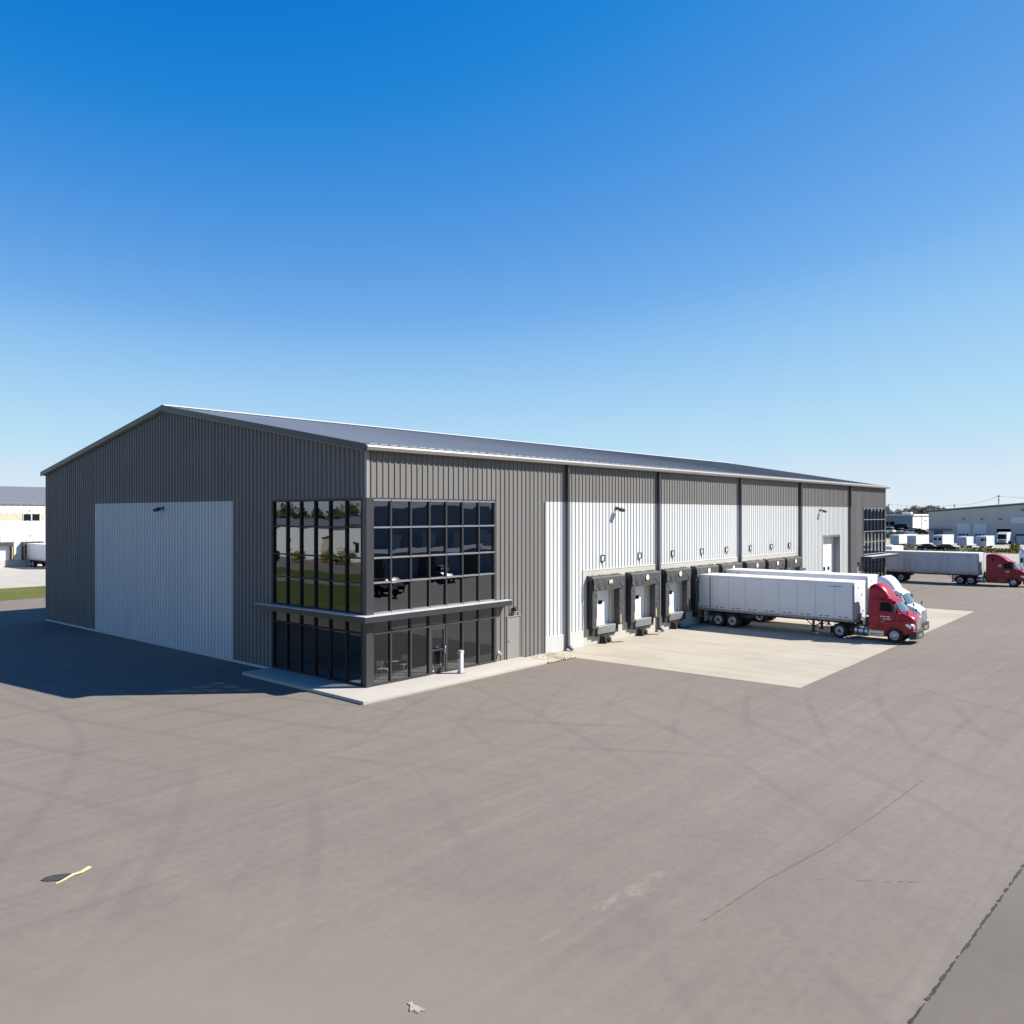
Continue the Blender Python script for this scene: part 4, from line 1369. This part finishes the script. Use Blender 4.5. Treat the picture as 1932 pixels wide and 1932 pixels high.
# ------------------------------------------------------------------ right background: grey gabled hall (facade faces -X at x = 240)
gb = empty("grey_hall", (240, 12, 0))
tag(gb, "large shaded grey hall with low gable roof and open truck door at right", "building")
GX = {}
def gy(y): return y - 12
def gtop(y):  # absolute y
    return 11.45 - .082 * abs(y - 6)
OPEN = (16.05, 19.6, GZ, 3.9)
g = MB()
def fac(y0, y1, z0, z1=None):
    n = max(2, int((y1 - y0) / 2))
    ys = [y0 + (y1 - y0) * i / n for i in range(n + 1)]
    vs = []
    for y in ys:
        vs += [(0, gy(y), z0), (0, gy(y), gtop(y) if z1 is None else z1)]
    g.add(vs, [(2 * i, 2 * i + 2, 2 * i + 3, 2 * i + 1) for i in range(n)])
fac(-26, OPEN[0], GZ); fac(OPEN[1], 37.2, GZ); fac(OPEN[0], OPEN[1], OPEN[3])
g.quad((0, gy(37.2), GZ), (60, gy(37.2), GZ), (60, gy(37.2), gtop(37.2)), (0, gy(37.2), gtop(37.2)))
g.quad((0, gy(-26), GZ), (60, gy(-26), GZ), (60, gy(-26), gtop(-26)), (0, gy(-26), gtop(-26)))
g.build("wall", M['bgrey'], gb)
g = MB()
for a, b in ((-26.3, 6), (6, 37.5)):
    g.prism([(gy(a), gtop(a) + .05), (gy(b), gtop(b) + .05), (gy(b), gtop(b) + .30), (gy(a), gtop(a) + .30)], 'x', .0, 60)
g.build("roof", M['bwhite'], gb)
g = MB()
for a, b in ((-26.3, 6), (6, 37.5)):
    g.prism([(gy(a), gtop(a) - .25), (gy(b), gtop(b) - .25), (gy(b), gtop(b) + .12), (gy(a), gtop(a) + .12)], 'x', -.3, -.02)
g.build("eave_trim", M['trim'], gb)
for y0, y1 in ((26.3, 29.6), (22.1, 25.4)):
    o = MB().box(-.12, -.02, gy(y0), gy(y1), GZ, 5.3).build("overhead_door", M['bgrey_band'], gb)
    for k in range(3):
        a = y0 + .35 + k * .95
        MB().box(-.15, -.122, gy(a), gy(a + .7), 1.9, 2.35).build("window", M['car_glass'], o)
MB().box(-.1, -.02, gy(11.2), gy(16.1), 5.5, 7.15).build("sign_board", M['bgrey_band'], gb)
MB().box(-.5, -.02, gy(11.5), gy(13.6), 9.0, 9.3).build("vent", M['trim'], gb)
for y in (27.9, 23.3, 18.7):
    MB().box(-.35, -.02, gy(y - .25), gy(y + .25), 6.45, 6.75).build("wall_lamp", M['steel_dark'], gb)
MB().box(-1.6, -.02, gy(30.9), gy(37.6), 3.35, 3.6).build("awning", M['blue_awning'], gb)
MB().box(-.10, -.02, gy(33.4), gy(35.8), GZ, 3.2).build("entrance", M['blue_awning'], gb)
MB().box(-.10, -.02, gy(11.0), gy(15.0), GZ, 2.5).build("dock_door", M['trim'], gb)
MB().box(-.14, -.102, gy(11.0), gy(14.8), GZ, 1.95).build("dock_panel", M['bgrey_band'], gb)
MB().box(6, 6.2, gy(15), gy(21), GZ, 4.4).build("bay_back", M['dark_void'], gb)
MB().box(-.14, -.02, gy(OPEN[0] - .15), gy(OPEN[0]), GZ, 4.05).box(-.14, -.02, gy(OPEN[1]), gy(OPEN[1] + .15), GZ, 4.05).box(-.14, -.02, gy(OPEN[0]), gy(OPEN[1]), 3.9, 4.05).build("door_frame", M['bgrey_band'], gb)
MB().box(-.28, -.02, gy(15.5), gy(15.75), .8, 3.0).build("meter_box", M['plastic_white'], gb)

# far white warehouse, shade painted into its end wall as slate
fx, fy = along(1721, 400)
fw = empty("shaded_end_warehouse", (fx, fy, 0))
tag(fw, "distant low white warehouse, end wall painted slate blue as shade, behind parked cars", "building")
MB().box(0, .3, 0, 150, GZ, 7.2).build("end_wall", M['bslate_shade'], fw)
MB().box(0, 160, -.3, 0, GZ, 7.2).build("side_wall", M['bwhite'], fw)
for x in (14, 29, 44, 59):
    MB().box(x, x + .8, -.4, -.302, GZ, 7.1).build("side_trim", M['steel'], fw)
for x, z in ((20, 4.6), (36, 4.8), (54, 4.8)):
    MB().box(x, x + 3.5, -.4, -.302, z, z + .5).build("wall_sign", M['steel'], fw)
MB().box(-.6, 160, -.8, 150, 7.22, 8.0).build("roof", M['bwhite'], fw)
MB().box(-.08, -.01, 8, 12, 2.4, 4.4).build("window", M['car_glass'], fw)
MB().box(-.2, -.01, 54, 55.6, 3.6, 5.6).build("vent", M['trim'], fw)
for x, y, s_ in ((6, 44, 2.6), (9, 3, 1.8), (5, 66, 1.4), (5, 28, 1.2)):
    MB().box(x, x + s_ * 1.5, y, y + s_ * 2.4, 8.01, 8.01 + s_ * .55).build("roof_unit", M['bwhite'], fw)

# parked box trailers in the dirt lot
def lot_box(loc, L, h, label, win=None, w=2.15):
    t = empty("storage_trailer", loc)
    tag(t, label, "trailer", "storage trailers parked in the dirt lot")
    MB().box(0, L, -w / 2, w / 2, .55, h).build("body", M['white_truck'], t, .03)
    MB().box(-.03, -.004, -w / 2 + .08, -.01, .65, h - .2).box(-.03, -.004, .01, w / 2 - .08, .65, h - .2).build("rear_door", M['shaded_door'], t)
    MB().box(.2, L - .2, -.5, .5, .32, .54).build("chassis", M['steel_dark'], t)
    for x in (L * .62, L * .62 + .95):
        for sy in (-1, 1):
            MB().lathe([(0, -.12), (.3, -.12), (.36, -.06), (.36, .06), (.3, .12), (0, .12)], (x, sy * (w / 2 - .15), .36), (0, 1, 0), 16).build("wheel", M['rubber'], t)
    MB().box(L - .1, L + .05, -.5, .5, 0.0, .5).build("jack_stand", M['steel'], t)
    if win:
        for a, b in win:
            MB().box(-.05, -.031, a, b, 1.75, 2.35).build("window", M['car_glass'], t)
    return t
lot_box((197, 34.2, GZ), 16, 2.87, "white storage trailer nearest the warehouse corner with plain pale rear doors", None)
lot_box((197, 30.2, GZ), 11.7, 2.8, "white storage trailer with plain rear, second from the warehouse corner")
lot_box((197, 24.2, GZ), 11, 3.0, "white storage trailer with two square rear windows", ((-.85, -.15), (.2, .9)))
lot_box((197, 18.9, GZ), 7, 2.65, "white storage trailer with a dark slot over its rear door", None)
o = MB().box(-.05, -.031, -.7, .6, 2.3, 2.42).build("vent_slot", M['trim'], bpy.data.objects["storage_trailer.003"])
lot_box((197, 14.7, GZ), 8.8, 2.9, "white storage trailer with one wide window, nearest the red truck", ((-.5, .15), (-.95, -.7)))
ct = empty("box_container", (*along(1667, 132), GZ))
tag(ct, "white flat-roofed container showing just above the stained trailer roof", "container")
MB().box(0, 6, -1.3, 1.3, 0, 3.0).build("body", M['white_truck'], ct, .03)
MB().box(.8, 5.2, -.8, .7, 3.002, 3.05).build("roof_panel", M['trailer_roof'], ct)
# box truck poking out of the open bay
bt = empty("box_truck", (*along(1890, 220), GZ))
tag(bt, "white cab-over box truck parked in front of the open dark bay door", "truck")
MB().box(1.6, 6.5, -1.2, 1.2, .9, 3.3).build("box_body", M['white_truck'], bt, .05)
MB().loft([rr(0, 1.15, .5, 1.5, .15), rr(.25, 1.2, .45, 3.05, .2), rr(1.5, 1.2, .45, 3.15, .2)]).build("cab", M['white_truck'], bt)
MB().loft([[(-.03, y, 1.45), (.20, y, 2.75), (.26, y, 2.75), (.05, y, 1.45)] for y in (-1.02, 1.02)]).build("windscreen", M['car_glass'], bt)
MB().box(-.06, .0, -.8, .8, .8, 1.2).build("grille", M['plastic_dark'], bt)
MB().box(-.12, .1, -1.1, 1.1, .38, .66).build("bumper", M['plastic_dark'], bt)
for x in (.9, 5.2):
    for sy in (-1, 1):
        MB().lathe([(0, -.13), (.36, -.13), (.44, -.06), (.44, .06), (.36, .13), (0, .13)], (x, sy * .98, .44), (0, 1, 0), 18).build("wheel", M['rubber'], bt)

# ------------------------------------------------------------------ cars
def car(loc, rz, paint, label, kind="sedan", group="parked cars"):
    t = empty("parked_car", loc, rz)
    tag(t, label, "car", group)
    H = {"sedan": 1.42, "suv": 1.72, "pickup": 1.78}[kind]
    b = MB()
    belt = .95 if kind == "sedan" else 1.08
    secs = [(-2.2, .80, .55, belt - .05), (-2.05, .88, .3, belt), (-1.2, .91, .26, belt + .02), (0, .92, .26, belt), (1.1, .91, .26, belt - .04), (1.9, .86, .3, belt - .18), (2.2, .74, .4, belt - .3)]
    b.loft([rr(x, hw, z0, z1, .12) for x, hw, z0, z1 in secs])
    b.build("body", paint, t, auto=60)
    if kind == "sedan": cs = [(-1.75, .70, .0), (-1.15, .64, 1.0), (.0, .64, 1.0), (1.0, .72, .0)]
    elif kind == "suv": cs = [(-2.1, .76, .0), (-1.85, .70, 1.0), (.3, .68, 1.0), (1.1, .76, .0)]
    else: cs = [(-.75, .78, .0), (-.6, .72, 1.0), (.5, .70, 1.0), (1.15, .78, .0)]
    c = MB()
    c.loft([rr(x, hw + .1 * (1 - k), belt - .05, belt + .02 + (H - belt) * k, .12) for x, hw, k in cs])
    c.build("glasshouse", M['car_glass'], t, auto=60)
    r = MB()
    x0, x1 = cs[1][0], cs[2][0]
    r.loft([rr(x, hw, H - .04, H + .03, .06) for x, hw in ((x0 - .02, .62), ((x0 + x1) / 2, .66), (x1 + .05, .62))])
    r.build("roof", paint, t)
    for x in (-1.35, 1.35):
        for sy in (-1, 1):
            w = MB().lathe([(0, -.11), (.27, -.11), (.33, -.05), (.33, .05), (.27, .11), (0, .11)], (x, sy * .82, .33), (0, 1, 0), 18).build("wheel", M['rubber'], t)
            MB().lathe([(0, .115 * sy), (.20, .115 * sy), (.2, .09 * sy)], (x, sy * .82, .33), (0, 1, 0), 14).build("rim", M['rim'], w)
    return t
car((177.5, 21.2, GZ), R(-45), M['dark_car'], "black car half hidden behind the stained trailer, left of the pair", "sedan")
car((178.6, 17.6, GZ), R(-40), M['dark_car'], "black car half hidden behind the stained trailer, right of the pair", "sedan")
far_lot = [
    (1672, 345, 80, 'white_truck', 'suv', 1.5, "white van at the big warehouse corner beyond the weeds"),
    (1701, 343, 140, 'white_truck', 'pickup', 1.25, "white pickup in the far lot before the shaded end wall"),
    (1710, 338, 60, 'white_truck', 'sedan', 1.2, "small white sedan in the far lot before the shaded end wall"),
    (1695, 372, 90, 'dark_car', 'suv', 2.1, "big black van close under the shaded end wall"),
    (1721, 318, -45, 'white_truck', 'pickup', 1.25, "white flat topped pickup in front of the white far side wall"),
    (1740, 318, -40, 'dark_car', 'suv', 1.3, "dark car in the far lot beside the blue awning"),
    (1731, 352, -30, 'grey_car', 'suv', 1.3, "grey car parked close before the white far side wall"),
]
for px_, Yd, rz, p, k, sc_, l in far_lot:
    x, y = along(px_, Yd)
    c_ = car((x, y, GZ), R(rz), M[p], l, k, "cars in the far lot")
    c_.scale = (sc_, sc_, sc_)

# ------------------------------------------------------------------ trees
def crown_mesh(name, blobs, n, size, m, seed):
    r_ = random.Random(seed)
    mb = MB()
    tot = sum(b[3] ** 2 for b in blobs)
    for (bx, by, bz, br) in blobs:
        k = int(n * br * br / tot)
        for i in range(k):
            d = Vector((r_.gauss(0, 1), r_.gauss(0, 1), r_.gauss(0, .8)))
            d.normalize()
            rad = br * (r_.random() ** .4) * (1 + .12 * math.sin(d.x * 5 + d.z * 7 + seed))
            c = Vector((bx, by, bz)) + d * rad
            nrm = (d + Vector((r_.uniform(-.8, .8), r_.uniform(-.8, .8), r_.uniform(-.5, .9)))).normalized()
            u = nrm.orthogonal().normalized()
            a = r_.uniform(0, 6.28)
            u = (Matrix.Rotation(a, 3, nrm) @ u)
            w = nrm.cross(u)
            s = size * r_.uniform(.6, 1.4)
            mb.add([c - u * s, c - w * s * .6 + nrm * s * .15, c + u * s, c + w * s * .6 + nrm * s * .1], [(0, 1, 2, 3)])
    return mb.mesh(name, m)
def trunk_mesh(h, r, limbs, seed):
    r_ = random.Random(seed)
    mb = MB().bar((0, 0, 0), (.1, .05, h * .55), r, 8, r * .6)
    for i in range(limbs):
        a = i * 2.4 + r_.uniform(0, .6)
        z = h * r_.uniform(.3, .55)
        L = h * r_.uniform(.28, .42)
        mb.bar((.05, 0, z), (math.cos(a) * L * .75, math.sin(a) * L * .75, z + L * .8), r * .4, 6, r * .12)
    return mb.mesh("trunk", M['bark'])
def tree_kind(seed, mats, h=10, n=1500, wide=1.0, size=.32):
    r_ = random.Random(seed)
    bl = []
    for i in range(11):
        a = r_.uniform(0, 6.28)
        d = r_.uniform(.4, 2.9) * wide
        bl.append((math.cos(a) * d, math.sin(a) * d, h * r_.uniform(.42, .80), h * r_.uniform(.10, .19)))
    bl.append((0, 0, h * .82, h * .15))
    half = len(bl) // 2
    return crown_mesh("crown", bl, n, size, mats, seed), trunk_mesh(h, h * .028, 6, seed)
M['leaf_far'] = leaf_mat('hazed_leaf', (.10, .095, .06), (.15, .135, .095))  # distance haze painted into the far leaves as paler, greyer colour
M['leaf_far_brown'] = leaf_mat('hazed_autumn_leaf', (.15, .12, .09), (.19, .155, .12))
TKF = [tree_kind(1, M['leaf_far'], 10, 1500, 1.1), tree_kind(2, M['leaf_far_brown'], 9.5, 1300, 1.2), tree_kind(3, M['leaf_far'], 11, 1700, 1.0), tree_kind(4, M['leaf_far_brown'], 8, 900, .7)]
TK = [tree_kind(1, M['leaf'], 10, 1500, 1.1), tree_kind(2, M['leaf_brown'], 9.5, 1300, 1.2), tree_kind(3, M['leaf'], 11, 1700, 1.0), tree_kind(4, M['leaf_brown'], 8, 900, .7)]
def tree(x, y, k, s, rz, label, group, kinds=None):
    kinds = kinds or TK
    t = empty("tree", (x, y, GZ), rz)
    t.scale = (s, s, s)
    tag(t, label, "tree", group)
    inst("crown", kinds[k][0], t); inst("trunk", kinds[k][1], t)
TL = [(1671, 490, 0, 1.08), (1681, 520, 1, .85), (1688, 500, 3, .9), (1695, 540, 1, 1.0), (1703, 505, 3, 1.1), (1711, 520, 1, 1.05), (1719, 480, 2, .85), (1727, 500, 0, 1.1), (1735, 470, 1, 1.0), (1742, 480, 2, 1.12), (1749, 455, 0, 1.28), (1756, 470, 2, 1.22), (1763, 450, 1, 1.3), (1770, 470, 0, 1.28), (1779, 480, 1, 1.2), (1788, 490, 2, 1.05)]
ORD = 'first second third fourth fifth sixth seventh eighth ninth tenth eleventh twelfth thirteenth fourteenth fifteenth sixteenth seventeenth eighteenth'.split()
for i, (px_, Yd, k, s) in enumerate(TL):
    x, y = along(px_, Yd)
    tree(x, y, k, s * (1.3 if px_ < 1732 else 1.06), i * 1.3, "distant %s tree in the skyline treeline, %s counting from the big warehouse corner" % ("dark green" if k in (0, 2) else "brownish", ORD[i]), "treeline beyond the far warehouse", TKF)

# ------------------------------------------------------------------ utility poles
def pole(px_, Yd, h, label, arms=1):
    x, y = along(px_, Yd)
    t = empty("utility_pole", (x, y, GZ), R(30))
    tag(t, label, "pole", "utility poles on the skyline")
    MB().bar((0, 0, 0), (0, 0, h), .22, 8, .14).build("post", M['pole_wood'], t)
    for k in range(arms):
        MB().box(-1.3, 1.3, -.08, .08, h - .9 - k * 1.4, h - .7 - k * 1.4).build("crossarm", M['pole_wood'], t)
    mb = MB()
    for xx in (-1.2, -.6, .6, 1.2):
        mb.bar((xx, 0, h - .7), (xx, 0, h - .4), .06, 6)
    mb.build("insulator", M['plastic_white'], t)
    return t
pole(1884.5, 330, 16.0, "tall wooden utility pole standing behind the grey hall roof", 2)
pole(1800.5, 380, 12.7, "short utility pole with crossarm near the low end of the grey hall roof")
pole(1677, 400, 13.3, "slim utility pole beside the far end of the big warehouse")

wl = empty("power_line", (*along(1800.5, 380), GZ))
tag(wl, "thin drooping power lines strung between the utility poles on the skyline", "power line")
ox, oy = along(1800.5, 380)
stops = [(*along(1677, 400), 12.9), (*along(1800.5, 380), 12.2), (*along(1884.5, 330), 15.2), (*along(2050, 320), 15.5)]
for off in (-1.2, 1.2):
    mb = MB()
    for (x0, y0, z0), (x1, y1, z1) in zip(stops, stops[1:]):
        pts = []
        for k in range(9):
            t_ = k / 8
            pts.append((x0 + (x1 - x0) * t_ - ox + off * .87, y0 + (y1 - y0) * t_ - oy + off * .5, z0 + (z1 - z0) * t_ - 1.1 * 4 * t_ * (1 - t_) + .2))
        mb.tube(pts, .03, 4)
    mb.build("wire", M['steel'], wl)

# ------------------------------------------------------------------ weeds and shrubs in the lot
def tufts(name, region, n, hmin, hmax, m, seed, clump=None):
    r_ = random.Random(seed)
    mb = MB()
    for i in range(n):
        x, y = region(r_)
        hh = r_.uniform(hmin, hmax)
        for k in range(5):
            a = r_.uniform(0, 6.28)
            w = hh * .16
            dx, dy = math.cos(a), math.sin(a)
            px_, py_ = x + r_.uniform(-.4, .4), y + r_.uniform(-.4, .4)
            mb.add([(px_ - dy * w, py_ + dx * w, GZ), (px_ + dy * w, py_ - dx * w, GZ), (px_ + dx * hh * .5 + dy * w * .4, py_ + dy * hh * .5 - dx * w * .4, GZ + hh), (px_ + dx * hh * .45 - dy * w, py_ + dy * hh * .45 + dx * w, GZ + hh * .8)], [(0, 1, 2, 3)])
    return tag(mb.build(name, m), kind="stuff")
tufts("weeds", lambda r: (r.uniform(172, 193), r.uniform(-4, 40)), 420, .2, .6, M['weed'], 2)
tufts("weeds", lambda r: (r.uniform(176, 184), r.uniform(2, 12)), 160, .3, .8, M['leaf_yellow'], 3)
vx, vy = along(1700, 300)
tufts("weeds", lambda r: (vx + r.uniform(-18, 22), vy + r.uniform(-14, 14)), 500, .4, 1.3, M['weed'], 4)
struct(sheet("weed_patch", [(170, -6), (194, -6), (194, 45), (170, 45)], GZ + .008, M['dry']))
struct(sheet("far_verge", [(262, 40), (330, 40), (330, 110), (262, 110)], GZ + .008, M['grass']))
def shrub(x, y, s, m, label, seed, group="shrubs in the lot"):
    t = empty("shrub", (x, y, GZ)); t.scale = (s, s, s)
    tag(t, label, "shrub", group)
    inst("foliage", crown_mesh("foliage", [(0, 0, .5, .5), (.35, .1, .4, .4), (-.3, .2, .4, .42)], 260, .1, m, seed), t)
    MB().bar((0, 0, 0), (0, 0, .5), .04, 6).build("stem", M['bark'], t)
x, y = along(1916, 182)
shrub(x, y, 2.2, M['leaf_yellow'], "yellowish round shrub on the dirt in front of the grey hall", 5)
for i, (px_, Yd, s) in enumerate(((1697, 318, 2.2), (1706, 312, 2.0), (1684, 322, 1.8))):
    x, y = along(px_, Yd)
    shrub(x, y, s, M['weed'], ("olive weed bush in the middle of the far verge by the white cars", "olive weed bush at the right end of the far verge", "small olive weed bush at the left end of the far verge")[i], 20 + i)

# ------------------------------------------------------------------ surroundings that only the glass shows
wb = empty("stucco_warehouse", (-66, 100, 0))
tag(wb, "low pale warehouse with grey roof seen mirrored in the gable windows", "building")
MB().box(-.3, 0, -95, 90, GZ, 5.7).build("wall", M['bwhite'], wb)
MB().prism([(.4, 5.75), (-12, 7.0), (-12, 7.1), (.4, 5.95)], 'y', -95, 90).build("roof", M['shingle'], wb)
for y in (-25, -8, 12, 30):
    o = MB().box(.01, .08, y, y + 3, GZ, 3.6).build("overhead_door", M['tan'], wb)
    MB().box(.09, .3, y - .2, y + 3.2, 3.6, 3.8).build("lintel", M['trim'], o)
for y in (-16, 4, 22):
    MB().box(.01, .06, y, y + 1.0, 1.2, 3.2).build("window", M['car_glass'], wb)
for i in range(18):
    tree(-84 - (i * 37 % 9), 35 + i * 7.5, 0 if i % 2 else 2, .84 + .03 * (i * 7 % 9), i * .9, "dark green tree mirrored in the gable windows, %s along the row behind the pale warehouse" % ORD[i], "trees behind the mirrored warehouse")
for i, (x, y, s) in enumerate(((-58, 70, 2.6), (-57, 76, 3.2), (-58, 82, 2.4), (-57, 88, 2.8))):
    shrub(x, y, s, M['leaf_yellow'], "yellow green shrub before the pale warehouse mirrored in the gable windows", 40 + i, "mirrored shrubs")
car((-56, 96, GZ), R(80), M['dark_car'], "black car mirrored in the gable window, nearest the pale wall", "suv", "mirrored cars")
car((-55, 103, GZ), R(95), M['white_truck'], "white pickup mirrored in the gable window, far end of the row", "pickup", "mirrored cars")
car((-52, 108, GZ), R(85), M['dark_car'], "black sedan mirrored in the gable window, beside the white pickup", "sedan", "mirrored cars")

sb = empty("dark_hall", (70, -95, 0))
tag(sb, "long dark slate hall mirrored in the upper windows of the glazed corner", "building")
MB().box(-75, 360, -.3, 0, GZ, 9.4).build("wall", M['bslate_shade'], sb)
MB().prism([(.4, 9.41), (-20, 11.0), (-20, 11.1), (.4, 9.6)], 'x', -75, 360).build("roof", M['bslate_shade'], sb)
for x in range(-60, 110, 9):
    MB().box(x, x + 3.2, .01, .08, GZ, 4.0).build("overhead_door", M['bgrey_band'], sb)
for i, (x, y, p, k) in enumerate(((30, -35, 'dark_car', 'suv'), (34, -38, 'dark_car', 'sedan'), (25, -34.5, 'dark_car', 'pickup'), (46, -42, 'grey_car', 'suv'))):
    car((x, y, GZ), R(100 + i * 7), M[p], ("black suv mirrored in the lowest upper panes, middle of the row", "black sedan mirrored behind the black suv", "black pickup mirrored in the lowest panes at the corner post", "grey suv mirrored near the right end of the panes")[i], k, "cars mirrored in the long wall glass")

sh = empty("long_shed", (45, -46, 0))
tag(sh, "low dark flat-roofed shed mirrored across the middle of the upper panes", "building")
MB().box(-28, 60, -8, 0, GZ, 3.2).build("wall", M['bslate_shade'], sh)
MB().box(-28.3, 60.3, -8.3, .3, 3.21, 3.36).build("roof", M['bslate_shade'], sh)
for x in range(-24, 56, 8):
    MB().box(x, x + 3, .01, .08, GZ, 2.7).build("shed_door", M['trim'], sh)
